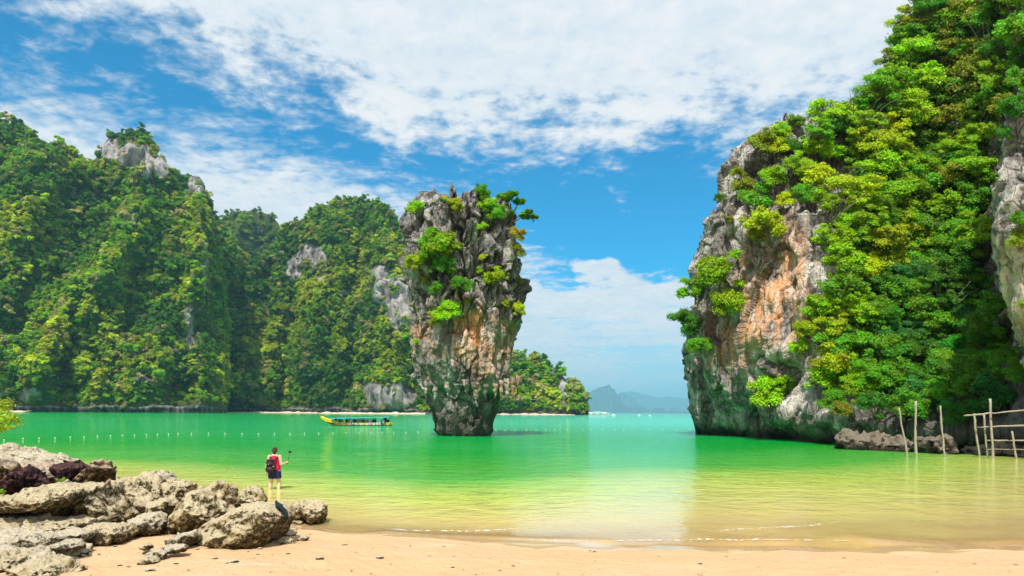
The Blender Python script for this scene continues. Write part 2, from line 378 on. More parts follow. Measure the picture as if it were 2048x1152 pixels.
def mat_boulder(name, a, b, speck, top):
    m, t = newmat(name); v = t.n('ShaderNodeTexCoord').outputs['Object']
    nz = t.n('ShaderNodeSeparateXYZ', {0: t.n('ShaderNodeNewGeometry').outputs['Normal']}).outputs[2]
    n1 = t.noise(v, 1.7, 6, 0.6); n2 = t.noise(v, 15, 7, 0.7); n3 = t.noise(v, 42, 4, 0.7); n5 = t.noise(v, 4.5, 5, 0.6)
    vo = t.n('ShaderNodeTexVoronoi', {'Vector': t.mix(0.08, v, t.noise(v, 6, 3, col=True)), 'Scale': 15.0}, feature='SMOOTH_F1').outputs[0]
    c = t.mix(t.sstep(n1, 0.32, 0.62), a, b)
    # upper faces painted paler like sunlit tops; dark lichen and borer holes crowd the flanks
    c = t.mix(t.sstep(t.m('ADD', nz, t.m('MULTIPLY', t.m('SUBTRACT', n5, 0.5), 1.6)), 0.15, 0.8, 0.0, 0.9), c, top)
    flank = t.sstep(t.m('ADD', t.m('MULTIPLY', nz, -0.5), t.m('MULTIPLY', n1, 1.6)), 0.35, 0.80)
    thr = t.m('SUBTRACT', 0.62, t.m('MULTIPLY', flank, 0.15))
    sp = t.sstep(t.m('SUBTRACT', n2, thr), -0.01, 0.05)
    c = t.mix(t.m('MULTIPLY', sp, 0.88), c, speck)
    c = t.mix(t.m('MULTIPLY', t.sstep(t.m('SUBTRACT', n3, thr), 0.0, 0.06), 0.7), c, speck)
    h = t.m('SUBTRACT', t.m('ADD', t.m('ADD', t.m('MULTIPLY', n2, 0.5), t.m('MULTIPLY', n3, 0.25)), t.m('MULTIPLY', vo, 0.5)), t.m('MULTIPLY', sp, 0.3))
    out(t, pbsdf(t, c, 0.93, bumpn(t, h, 1.0, 0.16), 0.15)); return m
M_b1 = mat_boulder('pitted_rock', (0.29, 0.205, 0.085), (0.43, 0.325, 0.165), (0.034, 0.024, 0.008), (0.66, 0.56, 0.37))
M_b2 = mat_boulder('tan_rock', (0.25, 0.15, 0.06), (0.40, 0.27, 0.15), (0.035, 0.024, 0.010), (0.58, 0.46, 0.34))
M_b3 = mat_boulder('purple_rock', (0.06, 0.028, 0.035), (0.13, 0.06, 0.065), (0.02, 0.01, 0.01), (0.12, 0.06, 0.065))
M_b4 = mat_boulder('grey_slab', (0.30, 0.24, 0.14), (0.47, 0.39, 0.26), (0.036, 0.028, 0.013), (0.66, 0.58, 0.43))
def mat_paint():
    m, t = newmat('paint'); out(t, pbsdf(t, attr(t, 'paint', 'GEOMETRY', 'Color'), 0.45, None, 0.4)); return m
M_paint = mat_paint()
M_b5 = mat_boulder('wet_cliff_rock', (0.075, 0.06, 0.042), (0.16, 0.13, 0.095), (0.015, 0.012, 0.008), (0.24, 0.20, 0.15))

# ------------------------------------------------------------------ ground, water
def shore(X): return terp(X, [(-400, 40), (-60, 34), (-30, 27), (-15.6, 22.5), (-11, 19.5), (-7.6, 17.2), (-5.2, 15.4), (-3, 14.0), (-1, 13.3), (3, 13.0), (9, 12.9), (14, 14), (20, 18), (26, 26), (60, 40)])
def bed(X, Y, detail=True):
    t = shore(X) - Y
    dry = np.where(t < 3, 0.10 * t, 0.3 + 0.012 * np.clip(t - 3, 0, 60))
    k_ = 0.056 - 0.030 * sst(X, -3, 6); wet = -np.where(-t < 12, k_ * -t, k_ * 12 + 0.045 * (-t - 12)); wet = np.maximum(wet, -3.0)
    z = np.where(t > 0, dry, wet)
    if detail:
        p = np.stack([X, Y, 0 * X], -1); near = sst(t, -6, 1.5)
        z = z + near * (0.05 * fbm(p * 0.35, 3, 5) + 0.022 * fbm(p * 1.6, 3, 6) * sst(t, -1, 1.5) + 0.014 * fbm(p * 5.5, 2, 8) * sst(t, 0.2, 2))
    return z
def axis(parts):
    out_ = []
    for a, b, n in parts: out_.append(np.linspace(a, b, n, endpoint=False))
    return np.concatenate(out_ + [[parts[-1][1]]])
gx = axis([(-33000, -400, 11), (-400, -60, 10), (-60, -20, 16), (-20, 20, 290), (20, 60, 16), (60, 400, 10), (400, 33000, 11)])
gy = axis([(-60, -2, 8), (-2, 6, 20), (6, 26, 210), (26, 80, 40), (80, 400, 14), (400, 33000, 15)])
GX, GY = np.meshgrid(gx, gy)
GZ = bed(GX, GY)
me = mesh_np('beach', np.stack([GX, GY, GZ], -1).reshape(-1, 3), grid_faces(len(gy), len(gx)), [M_sand])
tag(link('beach', me), 'peach coloured sandy beach sloping under the sea', 'beach', kind='structure')
wy = gy[gy >= 10]
WX, WY = np.meshgrid(gx, wy)
dep = np.maximum(0, -bed(WX, WY, True) - 0.0)
lap = 0.012 * perlin(np.stack([WX * 0.5, WY * 1.4, 0 * WX], -1), 3) * sst(dep, 0.02, 0.3)
mint_mask = sst(WY, 60, 170) * sst(WX + 0.02 * WY, -45, 15)
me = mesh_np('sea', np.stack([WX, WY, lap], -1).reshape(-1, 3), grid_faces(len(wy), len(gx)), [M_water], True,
             {'depth': dep.ravel(), 'sky_mint': mint_mask.ravel()})
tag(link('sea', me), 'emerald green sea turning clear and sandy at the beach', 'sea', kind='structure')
def ground_hit(px, py):
    """distance at which the view ray through a photo pixel meets the beach"""
    D = np.linspace(7, 60, 1200); p = P(np.full(1200, px), np.full(1200, py), D)
    below = p[:, 2] < bed(p[:, 0], p[:, 1], False)
    return D[np.argmax(below)] if below.any() else 60.0

# foam lines: thin froth ridges lying on the water
def foam_line(pts, seed, label, wid=0.11):
    rng = np.random.default_rng(seed); pts = np.array([P(x, y, HC / ((y - CY - (x - CX) * ROLL) / FPX)) for x, y in pts])
    n = 260; s = np.linspace(0, len(pts) - 1, n); c = np.stack([np.interp(s, range(len(pts)), pts[:, k]) for k in range(3)], -1)
    c[:, 1] += 0.10 * perlin(np.stack([c[:, 0] * 1.7, 0 * s, 0 * s], -1), seed) + 0.05 * perlin(np.stack([c[:, 0] * 7, 0 * s, 0 * s], -1), seed)
    k = 9; off = np.linspace(-1, 1, k); taper = np.sqrt(np.clip(np.minimum(s - s[0], s[-1] - s) * 1.5, 0, 1))
    wv = wid * taper * np.clip(perlin(np.stack([c[:, 0] * 2.2, 0 * s, 0 * s], -1), seed + 3) * 3.2 + perlin(np.stack([c[:, 0] * 9, 0 * s, 0 * s], -1), seed + 4) * 1.5 + .75, 0.04, 3)
    V = c[:, None] + np.zeros((n, k, 3)); V[..., 1] += off * wv[:, None]
    hump = (1 - off ** 2)[None] * (0.008 + 0.012 * perlin(np.stack([V[..., 0] * 12, V[..., 1] * 12, 0 * V[..., 0]], -1), seed)) * taper[:, None]
    V[..., 2] = 0.006 + np.maximum(hump, 0)
    me = mesh_np('foam', V.reshape(-1, 3), grid_faces(n, k), [M_foam], True, {'edge': np.broadcast_to(1 - off ** 2, (n, k)).ravel()})
    tag(link('foam', me), label, 'foam', kind='stuff')
M_foam, t = newmat('froth'); v = t.n('ShaderNodeTexCoord').outputs['Object']
fl_ = t.m('MULTIPLY', t.sstep(t.noise(t.vmul(v, (1, .6, 1)), 9, 5, 0.7), 0.42, 0.62), t.sstep(attr(t, 'edge'), 0.0, 0.9))
out(t, t.n('ShaderNodeMixShader', {0: t.m('MULTIPLY', fl_, 0.85), 1: t.n('ShaderNodeBsdfTransparent').outputs[0], 2: pbsdf(t, (0.66, 0.62, 0.54), 0.8)}).outputs[0])
foam_line([(770, 1058), (830, 1061.5), (900, 1063), (980, 1061.5), (1050, 1057.5)], 3, 'curved white foam line of a small wave in front of the rock tower')
foam_line([(1050, 1079), (1180, 1083), (1300, 1081), (1420, 1080), (1560, 1080), (1700, 1082)], 9, 'long thin pale swash line along the wet sand', 0.07)
foam_line([(1420, 1062), (1520, 1057), (1620, 1052), (1680, 1044)], 12, 'faint foam streak on the shallows in front of the right cliff', 0.08)

# ------------------------------------------------------------------ hill surfaces
def px_of(V): return proj(V)
RA_LIFT = 7
def curtain(name, ridge, D0, slope, left, right, nx, nz, seed, base_y=None, rockspots=(), gully=55., rough=14., bulge=1.5, tidal=7.):
    """a hill as one sheet from its waterline up to its ridge and down behind; ridge is [(px, py)]"""
    px = np.linspace(left, right, nx); t = np.concatenate([np.linspace(0, 1, nz), 1 + np.linspace(0.03, 0.5, 12)])
    ry = terp(px, ridge)
    ry = ry + RA_LIFT - 3.5 * fbm(np.stack([px * 0.09, 0 * px, 0 * px], -1), 3, seed)
    PX, T = np.meshgrid(px, t); RY = np.broadcast_to(ry, PX.shape)
    hor = CY + (PX - CX) * ROLL
    D0a = terp(px, D0) if isinstance(D0, list) else np.full(nx, float(D0)); D0m = np.broadcast_to(D0a, PX.shape)
    # ridge depth and height solved so that the crest is seen at the ridge line
    ang = (hor - RY) / FPX
    H0 = ang * D0m; L = H0 * slope; Dr = D0m + L; Hr = HC + ang * Dr
    T1 = np.minimum(T, 1)
    z = Hr * T1 ** 1.0; dpt = D0m + L * T1 ** bulge
    back = np.maximum(T - 1, 0); z = z - Hr * 0.9 * back * 2 * back - 0.0; dpt = dpt + L * 2.2 * back + back * 60
    X = P(PX, CY, dpt)[..., 0]
    p = np.stack([X, dpt * 0.5, z], -1)
    g = fbm(np.stack([X / 55, z / 240, 0 * X + seed], -1), 3, seed) * gully
    r = fbm(p / 22., 4, seed + 4) * rough
    env = sst(T, 0, 0.12) * (1 - sst(T, 0.85, 1.0) * 0.75)
    dd = (g + r) * env
    dpt = dpt + dd; z = z * 1.0
    V = P(PX, CY, dpt); V[..., 2] = z - 1.0 * (T < 1e-6) * 2
    qx, qy = proj(V)
    rock = np.zeros(PX.shape)
    for (cx, cy, rx, ry2, amp) in rockspots: rock = np.maximum(rock, amp * np.exp(-((qx - cx) / rx) ** 2 - ((qy - cy) / ry2) ** 2))
    tide = 1 - sst(z, tidal * 0.5, tidal * (1 + 0.8 * perlin(p / 18, seed + 2)))
    rock = np.maximum(rock, tide)
    # steep rock stands a little forward in ribs
    V2 = V.copy(); rib = ridged(np.stack([X / 9, dpt * 0 / 9, z / 60], -1), 3, seed + 7) * sst(rock, 0.3, 0.8)
    V2[..., 1] -= rib * 3.0 - 5.0 * (1 - sst(z, 1, 6)) * (T < 1)
    me = mesh_np(name, V2.reshape(-1, 3), grid_faces(len(t), nx), [M_hill], True, {'rock': rock.ravel(), 'tide': tide.ravel() * (rock.ravel() > 0)})
    return me, V2, rock, T

RA = [(-200, 150), (-100, 190), (0, 232), (30, 243), (60, 262), (85, 290), (110, 292), (135, 300), (165, 316), (190, 316), (202, 284), (220, 260), (250, 254), (282, 254), (300, 268), (309, 302), (328, 318), (342, 340), (365, 349), (385, 346), (400, 347), (408, 362), (412, 400), (418, 420), (430, 432), (440, 520), (450, 640), (460, 760)]
RB = [(330, 470), (400, 462), (425, 440), (440, 445), (470, 500), (500, 520), (530, 505), (550, 480), (565, 455), (585, 436), (600, 433), (640, 411), (660, 401), (690, 395), (720, 393), (745, 396), (765, 411), (790, 432), (805, 452), (816, 480), (826, 560), (836, 640), (848, 720), (860, 770), (872, 800), (885, 815)]
RC = [(400, 470), (435, 432), (460, 420), (490, 415), (520, 413), (540, 421), (555, 437), (563, 457), (570, 480), (585, 540)]
RE = [(880, 720), (950, 700), (1000, 692), (1035, 707), (1050, 716), (1065, 712), (1075, 708), (1090, 716), (1105, 734), (1125, 743), (1135, 758), (1155, 771), (1168, 790), (1175, 812), (1178, 824)]
hillA = curtain('hill', RA, [(-200, 560), (200, 600), (400, 630), (460, 700)], 0.50, -200, 455, 190, 150, 11, rockspots=[(222, 305, 22, 30, 1.), (262, 315, 26, 34, 1.), (290, 325, 18, 40, 1.), (322, 330, 20, 34, 1.), (392, 372, 20, 34, 1.), (305, 370, 10, 20, .7), (190, 395, 14, 16, .7), (380, 660, 12, 70, .7), (410, 520, 10, 90, .7), (60, 790, 30, 20, .8), (270, 430, 12, 20, .6), (375, 640, 16, 60, .5), (190, 370, 20, 30, .5), (365, 480, 14, 30, .5)])
hillB = curtain('hill', RB, [(330, 760), (560, 790), (880, 700)], 0.55, 380, 884, 170, 130, 23, rockspots=[(622, 512, 30, 24, 1.1), (588, 540, 18, 30, 1.05), (785, 585, 44, 38, 1.1), (800, 630, 30, 36, 1.05), (760, 545, 26, 16, .9), (690, 590, 14, 16, .8), (640, 560, 24, 10, .7), (575, 640, 9, 26, .7), (655, 640, 9, 14, .7), (780, 795, 62, 30, 1.), (740, 780, 24, 20, .7), (705, 650, 10, 20, .5)])
hillC = curtain('hill', RC, 1050, 0.5, 400, 585, 70, 60, 31, rockspots=[(518, 460, 7, 8, .8)])
hillE = curtain('hill', RE, 720, 0.6, 880, 1177, 110, 60, 41, rockspots=[(1128, 785, 12, 34, 1.), (1105, 750, 14, 14, .8), (1065, 725, 8, 8, .6), (1150, 812, 20, 10, .5)], gully=14., rough=5., tidal=4.)
for nm, h, lb in (('hill', hillA, 'tall steep jungle covered limestone hill filling the left'), ('hill', hillB, 'broad rounded jungle hill with grey cliff patches behind the tour boat'),
              ('hill', hillC, 'small bluish domed hill in the gap between the two big hills'), ('hill', hillE, 'low wooded headland behind the foot of the rock tower')):
    tag(link(nm, h[0]), lb, 'hill', kind='structure')

# far mountains fading into the air
M_far = flat('far_mountain', (0.05, 0.085, 0.06), 1.0, 0.6, 0.01)
def far(ridge, D, seed, label):
    D = min(D * 6.4, 25500.); r0, r1 = ridge[0][0], ridge[-1][0]; nx = 90
    px = np.linspace(r0, r1, nx); ry = terp(px, ridge); ry = ry - 2.2 * fbm(np.stack([px * 0.16, 0 * px, 0 * px], -1), 3, seed)
    hgt = np.maximum(1, HC + (CY + (px - CX) * ROLL - ry) / FPX * D); t = np.linspace(-1, 1, 41)
    T, Hh = np.meshgrid(t, hgt, indexing='ij'); PXm = np.broadcast_to(px, T.shape)
    dd = D + T * Hh * 1.1; X = P(px, CY, D)[..., 0]; X = np.broadcast_to(X, T.shape)
    z = Hh * (1 - np.abs(T) ** 1.6)
    p = np.stack([X / 120, dd / 120, z / 160], -1); dd = dd + fbm(p, 4, seed) * 0.30 * Hh * (1 - np.abs(T))
    V = np.stack([X, dd, z - 1.5], -1)
    me = mesh_np('mountain', V.reshape(-1, 3), grid_faces(41, nx), [M_far]); tag(link('mountain', me), label, 'mountain', kind='structure')
far([(1135, 790), (1150, 775), (1160, 772), (1168, 780), (1175, 795), (1182, 815), (1186, 826)], 2700, 1, 'hazy blue peak just behind the wooded headland')
far([(1160, 815), (1172, 795), (1182, 782), (1195, 776), (1207, 773), (1218, 769), (1228, 780), (1240, 797), (1252, 812), (1268, 826)], 2500, 2, 'tallest hazy blue mountain with a double summit')
far([(1168, 822), (1180, 798), (1188, 794), (1194, 800), (1200, 824)], 2300, 3, 'small blue knob in front of the tallest far mountain')
far([(1225, 800), (1238, 786), (1246, 784), (1256, 791), (1266, 795), (1276, 808), (1295, 816), (1330, 826)], 3200, 4, 'hazy blue mountain with a long falling right shoulder')
far([(1200, 800), (1240, 789), (1262, 782), (1290, 789), (1315, 795), (1345, 793), (1372, 797), (1400, 803), (1440, 810)], 5600, 5, 'palest mountain range on the horizon')
far([(1335, 826), (1348, 815), (1360, 804), (1378, 799), (1396, 800), (1430, 812)], 3800, 6, 'pale mountain half hidden by the right cliff')
far([(1252, 826), (1262, 812), (1276, 809), (1290, 815), (1305, 826)], 2400, 7, 'low round blue hill at the foot of the far mountains')
far([(1300, 826), (1310, 815), (1325, 815), (1336, 826)], 2500, 8, 'little blue mound between the far mountains')
far([(1338, 826), (1344, 815), (1353, 814), (1360, 826)], 2450, 9, 'small pointed blue islet left of the right cliff')
far([(1280, 826.5), (1290, 823), (1340, 822.5), (1400, 822.5), (1460, 823), (1480, 826.5)], 2100, 10, 'low dark mangrove coast under the far mountains')
M_lbeach = flat('pale_shore', (0.60, 0.48, 0.36), 0.95, 0.3, 0.3)
def strand(px0, px1, D, label):
    px = np.linspace(px0, px1, 60); X = P(px, CY, D)[..., 0]; k = np.linspace(0, 1, 5)
    wob = 3 * fbm(np.stack([px * .05, 0 * px, 0 * px], -1), 3, int(px0) % 97)
    V = np.stack([np.broadcast_to(X, (5, 60)), D + wob[None] - 6 + 14 * k[:, None], np.broadcast_to(-0.3 + 2.0 * k[:, None] * (0.6 + np.abs(wob) / 3)[None], (5, 60))], -1)
    tag(link('shore', mesh_np('shore', V.reshape(-1, 3), grid_faces(5, 60), [M_lbeach])), label, 'shore', kind='structure')
strand(400, 700, 765, 'narrow pale beach strip under the broad hill behind the boat'); strand(-10, 50, 575, 'little pale beach at the far left hill foot'); strand(985, 1150, 715, 'thin pale shore line under the wooded headland'); strand(640, 850, 700, 'pale rocky shore line between the boat and the rock tower')

# ------------------------------------------------------------------ the rock tower
TD = 72.6
def lx(px, D=TD): return (px - CX) / FPX * D
def tz(py, px=930, D=TD): return HC - (py - CY - (px - CX) * ROLL) / FPX * D
_sil = [(372, 893, 897), (380, 872, 915), (392, 842, 990), (402, 818, 1012), (415, 814, 1026), (430, 811, 1038), (460, 808, 1042), (500, 806, 1045), (560, 811, 1049), (600, 816, 1051), (650, 820, 1041), (700, 820, 1031), (730, 825, 1030), (760, 832, 1026), (785, 842, 1014), (800, 850, 1004), (830, 862, 994), (850, 867, 989), (860, 865, 990), (866, 868, 988), (876, 880, 982), (890, 872, 990)]
_zs = [tz(y) for y, a, b in _sil]
NZ, NT_ = 400, 440
zz = np.concatenate([np.linspace(-1.5, tz(396), NZ - 60)]); th = np.linspace(0, 2 * np.pi, NT_, endpoint=False)
xl = terp(zz, [(z, lx(a)) for z, (y, a, b) in zip(_zs, _sil)]); xr = terp(zz, [(z, lx(b)) for z, (y, a, b) in zip(_zs, _sil)])
hw, cx0 = (xr - xl) / 2, (xr + xl) / 2
TH, ZZ = np.meshgrid(th, zz)
HW = hw[:, None] + 0 * TH; CXm = cx0[:, None] + 0 * TH
led = 5.1 + 1.4 * perlin(np.stack([np.cos(TH) * 2.2, np.sin(TH) * 2.2, 0 * TH], -1), 77)      # the hanging ledge above the tide line
und = 1 - sst(ZZ, led - 0.4, led + 0.25)
front = np.clip(-np.sin(TH), 0, 1)
shrink = 1 - und * (0.20 * front) + (1 - und) * 0.04 * front * np.exp(-((ZZ - led - 1.2) / 1.6) ** 2)
px_, py_ = np.cos(TH), np.sin(TH)
sq = (np.abs(px_) ** 2.6 + np.abs(py_) ** 2.6) ** (-1 / 2.6)
base = np.stack([CXm + HW * px_ * sq * shrink, TD + HW * 0.95 * py_ * sq * shrink, ZZ], -1)
nrm = np.stack([px_, py_, 0 * px_], -1)
pw = base + 0.5 * np.stack([perlin(base / 1.8, 1), perlin(base / 1.8, 2), perlin(base / 1.8, 3)], -1)
upper = sst(ZZ, 9, 15)
f1, f2, cid, tl1 = worley(pw * [1 / 1.9, 1 / 1.9, 1 / 4.6], 5); crack1 = 1 - sst(f2 - f1, 0.0, 0.09)
g1, g2, cid2, tl2 = worley(pw * [1 / .8, 1 / .8, 1 / 2.2] + 4, 6); crack2 = 1 - sst(g2 - g1, 0.0, 0.12)
flute = ridged(np.stack([base[..., 0] / 1.3, base[..., 1] / 1.3, base[..., 2] / 9], -1), 3, 8)
low_n = fbm(base / 3.2, 4, 9)
disp = ((cid - 0.5) * 1.0 + tl1 * 1.3) * (0.4 + 0.6 * upper) - crack1 * (0.12 + 0.4 * upper) + ((cid2 - 0.5) * 0.45 + tl2 * 0.7) * (0.3 + 0.7 * upper) - crack2 * (0.05 + 0.2 * upper)
disp = disp + flute * 0.30 * (1.2 - upper * 0.6) + low_n * 0.55 + 0.14 * fbm(base / 0.7, 3, 10)
disp = disp * (0.35 + 0.65 * sst(ZZ, 0.2, 2.5))
disp = disp - 0.35 - 0.6 * sst(ZZ, 0, 5)
# stalactite fringe hanging from the ledge
ang2 = perlin(np.stack([px_ * 5.5, py_ * 5.5, 0 * px_ + 3], -1), 12)
Vt = base + nrm * disp[..., None]
# jagged crown: the top rim rises per column block
crown = sst(ZZ, tz(450), tz(398))
b1, b2, bc, _ = worley(np.stack([base[..., 0] / 1.25, base[..., 1] / 1.25, 0 * ZZ], -1), 21)
Vt[..., 2] += crown * ((bc - 0.85) * 1.5 - (1 - sst(b2 - b1, 0, .25)) * 0.9)
# roof: close over the top with spiky ground
nr = 46; top = Vt[-1]; cen = top.mean(0); k = np.linspace(0, 1, nr + 1)[1:]
roof = top[None] + (cen - top)[None] * k[:, None, None]
r1, r2, rc, _ = worley(np.stack([roof[..., 0] / 1.1, roof[..., 1] / 1.1, 0 * roof[..., 0]], -1), 21)
env = sst(k, 0, 0.12)[:, None]
roof[..., 2] = top[None, :, 2] * (1 - k[:, None]) + (cen[2]) * k[:, None] + env * ((rc - 0.85) * 1.4 + 0.4 * (0.6 - r1) - (1 - sst(r2 - r1, 0, .2)) * 0.6)
pkx, pkz = lx(894), tz(377)
pk = np.exp(-((roof[..., 0] - pkx) / 1.35) ** 2 - ((roof[..., 1] - (TD - 3.2)) / 1.8) ** 2)
roof[..., 2] += pk * 0.5 * (pkz - cen[2])
Vall = np.concatenate([Vt, roof], 0)
och = np.zeros(Vall.shape[:2]); zc = Vall[..., 2]; xc = Vall[..., 0]
och = 0.98 * np.exp(-((zc - 9.8) / 3.9) ** 2) * (0.55 + 0.6 * np.exp(-((xc - lx(945)) / 3.0) ** 2)); och *= np.clip(0.72 + 0.9 * fbm(Vall / 2.6, 3, 33), 0, 1.25)
alg = 1 - sst(zc, 1.6, 4.2 + 1.4 * perlin(Vall / 2.2, 35)); crk = np.concatenate([np.maximum(crack1 * (0.4 + .6 * upper), crack2 * 0.7 * (0.3 + .7 * upper)), (1 - sst(r2 - r1, 0, .2))], 0)
mos = 0.5 * np.clip(fbm(Vall / 2.5, 3, 39) - 0.28, 0, 1) * sst(zc, 12, 16)
tower = empty('rock_tower', (0, 0, 0)); tag(tower, 'tall grey limestone rock tower standing alone in the green sea', 'rock tower')
me = mesh_np('rock_column', Vall.reshape(-1, 3), grid_faces(len(Vall), NT_, True), [M_rock], True, {'ochre': och.ravel(), 'algae': alg.ravel(), 'crack': crk.ravel(), 'moss': mos.ravel()})
link('rock_column', me, tower)
TOWER_V = Vall
rng = np.random.default_rng(4)
for (sx, sy, ln, wd) in [(1003, 772, 26, 9), (1014, 768, 36, 8), (1026, 764, 40, 9), (1034, 760, 26, 6), (992, 778, 20, 8), (958, 774, 30, 15), (940, 772, 18, 12), (905, 776, 20, 10), (880, 782, 22, 9), (925, 780, 14, 8), (975, 780, 18, 9), (860, 776, 20, 8)]:
    x = lx(sx); zt = tz(sy - 8, sx); zb = tz(sy + ln, sx); kx = np.clip((sx - 935) / 98, -0.97, 0.97)
    y = TD - math.sqrt(1 - kx * kx) * 5.6 - 0.0
    n = 26; m_ = 20; tt = np.linspace(0, 1, n)[:, None]; a = np.linspace(0, 2 * np.pi, m_, endpoint=False)[None]
    rad = wd / FPX * TD * 0.62 * (1 - tt ** 1.6) ** 0.7 * (1 + 0 * a); ZB = zt + (zb - zt) * tt + 0 * a
    V = np.stack([x + rad * np.cos(a), y + rad * np.sin(a), ZB], -1); V[..., :2] += (0.3 * fbm(V / 0.6, 3, int(sx)))[..., None] * np.stack([np.cos(a) + 0 * tt, np.sin(a) + 0 * tt], -1) * (0.4 + rad[..., None])
    f = np.ones(n * m_)
    link('stalactite', mesh_np('stalactite', V.reshape(-1, 3), grid_faces(n, m_, True), [M_rock], True, {'ochre': f * (0.5 if sx > 990 else 0.3), 'algae': f * 0.1, 'crack': f * 0, 'moss': f * 0}), tower)

# ------------------------------------------------------------------ the right cliff
cpx = [1365, 1450, 1550, 1650, 1720, 1800, 1880, 1950, 2000, 2060, 2150, 2320]
cpy = [-200, 100, 300, 500, 700, 880]
cD = np.array([[98, 96, 94, 90, 88, 86, 84, 80, 76, 70, 62, 52],
               [92, 88, 85, 83, 82, 80, 79, 76, 72, 66, 58, 48],
               [84, 77, 73, 71, 71, 73, 74, 72, 68, 62, 54, 44],
               [78, 72, 66.5, 63.5, 64, 67, 68, 66, 62, 57, 50, 42],
               [76, 71, 64, 59.5, 59, 60, 60, 58, 55, 51, 46, 40],
               [77.5, 73, 66, 58, 54.5, 51, 49, 47.5, 46, 44, 41, 37]], float)
def smooth_interp(px, py):
    def cubic(x, xs):
        i = np.clip(np.searchsorted(xs, x) - 1, 0, len(xs) - 2); xs = np.asarray(xs, float)
        return i, np.clip((x - xs[i]) / (xs[i + 1] - xs[i]), 0, 1)
    i, u = cubic(px, cpx); j, v = cubic(py, cpy)
    v = v * v * (3 - 2 * v) * 0.5 + v * 0.5; u = u * u * (3 - 2 * u) * 0.5 + u * 0.5
    return (cD[j, i] * (1 - u) + cD[j, i + 1] * u) * (1 - v) + (cD[j + 1, i] * (1 - u) + cD[j + 1, i + 1] * u) * v
c_left = [(215, 1560), (240, 1525), (262, 1502), (290, 1490), (330, 1466), (365, 1447), (400, 1441), (430, 1431), (480, 1408), (520, 1394), (560, 1396), (600, 1396), (640, 1386), (690, 1371), (740, 1379), (790, 1390), (830, 1399), (866, 1397), (900, 1400), (950, 1400)]
c_top = [(1300, 300), (1490, 292), (1530, 262), (1570, 240), (1610, 228), (1650, 224), (1700, 214), (1740, 192), (1760, 168), (1785, 130), (1800, 70), (1850, 0), (1900, -60), (2100, -180), (2400, -220)]
NU, NV, NB = 430, 380, 46
s = np.linspace(0, 1, NU) ** 1.25; vv = np.linspace(0, 1, NV)
# rows from the waterline (v = 0) to the rim (v = 1)
ybase = lambda px: terp(px, [(1365, 876), (1400, 874), (1500, 884), (1600, 892), (1700, 902), (1800, 912), (1900, 916), (2048, 922), (2320, 950)])
S, VV = np.meshgrid(s, vv)
PXc = 1397 + S * (2320 - 1397)
for it in range(3):
    YB = ybase(PXc); YT = terp(PXc, c_top); PYc = YB + (YT - YB) * VV
    L_ = terp(PYc, c_left); PXc = L_ + S * (2320 - L_)
Dc = smooth_interp(PXc, PYc)
Dc = Dc + 3.0 * np.exp(-S / 0.02)                                  # the corner rounds away
ridge_y = terp(PXc, [(1380, 575), (1440, 620), (1500, 680), (1560, 725), (1600, 740)])
over = sst(PYc - ridge_y, -22, 52) * (1 - sst(PXc, 1560, 1640))
Dc = Dc + 1.1 * over - 0.9 * np.exp(-((PYc - ridge_y + 30) / 40) ** 2) * (1 - sst(PXc, 1540, 1640))
ridge2 = terp(PXc, [(1380, 690), (1440, 760), (1490, 830), (1500, 850)]); over2 = sst(PYc - ridge2, -14, 30) * (1 - sst(PXc, 1470, 1510)); Dc = Dc + 0.9 * over2
YB = ybase(PXc); notch = np.exp(-((PYc - YB + 6) / 15) ** 2); Dc = Dc + 3.4 * notch * (0.5 + 0.6 * perlin(np.stack([PXc / 55, 0 * PXc, 0 * PXc], -1), 50)) - 1.6 * np.exp(-((PYc - YB + 62) / 24) ** 2) * sst(PXc, 1470, 1540)
Vc = P(PXc, PYc, Dc)
Vc[0, :, 2] = -1.5
wrapD = np.linspace(1, 0, NB)[:-1]                                   # columns behind the left corner
wr = np.stack([Vc[:, 0] + np.array([0.34, 1, 0]) * (26 * k ** 1.3) + np.array([1, 0, 0]) * 2.5 * k for k in wrapD], 1)
Vc = np.concatenate([wr, Vc], 1)
gu = np.gradient(Vc, axis=1); gv = np.gradient(Vc, axis=0); nn = np.cross(gu, gv); nn /= np.linalg.norm(nn, axis=-1)[..., None] + 1e-9
pw = Vc + 0.8 * np.stack([perlin(Vc / 2.6, 51), perlin(Vc / 2.6, 52), perlin(Vc / 2.6, 53)], -1)
f1, f2, cid, tl1 = worley(pw * [1 / 3.4, 1 / 3.4, 1 / 10], 55); k1 = 1 - sst(f2 - f1, 0, 0.06)
g1, g2, cid2, tl2 = worley(pw * [1 / 1.2, 1 / 1.2, 1 / 3.4], 56); k2 = 1 - sst(g2 - g1, 0, 0.12)
flt = ridged(np.stack([pw[..., 0] / 1.9, pw[..., 1] / 1.9, pw[..., 2] / 14], -1), 4, 58)
qx, qy = proj(Vc)
blocky = sst(620 - qy, 0, 160) * 0.8 + 0.2
dc = (cid - .5) * 1.1 + tl1 * 1.3 - k1 * 0.25 + ((cid2 - .5) * 0.35 + tl2 * 0.7 - k2 * 0.22) * (0.15 + blocky * 0.85) + flt * 0.40 + 0.9 * fbm(Vc / 5, 4, 59) + 0.16 * fbm(Vc / 0.9, 3, 60)
dc *= 0.3 + 0.7 * sst(Vc[..., 2], 0.3, 2.5)
Vc = Vc + nn * dc[..., None]
rim = Vc[-1]; kk = np.linspace(0, 1, 40)[1:]
cap = rim[None] + (kk ** 1.1 * 30)[:, None, None] * np.stack([rim[:, 0] / rim[:, 1] + .04, 1 + 0 * rim[:, 0], 0 * rim[:, 0]], -1)[None]; cap[..., 2] -= (5 * kk ** 2)[:, None]
cap[..., 2] += sst(kk, 0, .1)[:, None] * 1.6 * fbm(cap / 2.4, 3, 61) - 0.3
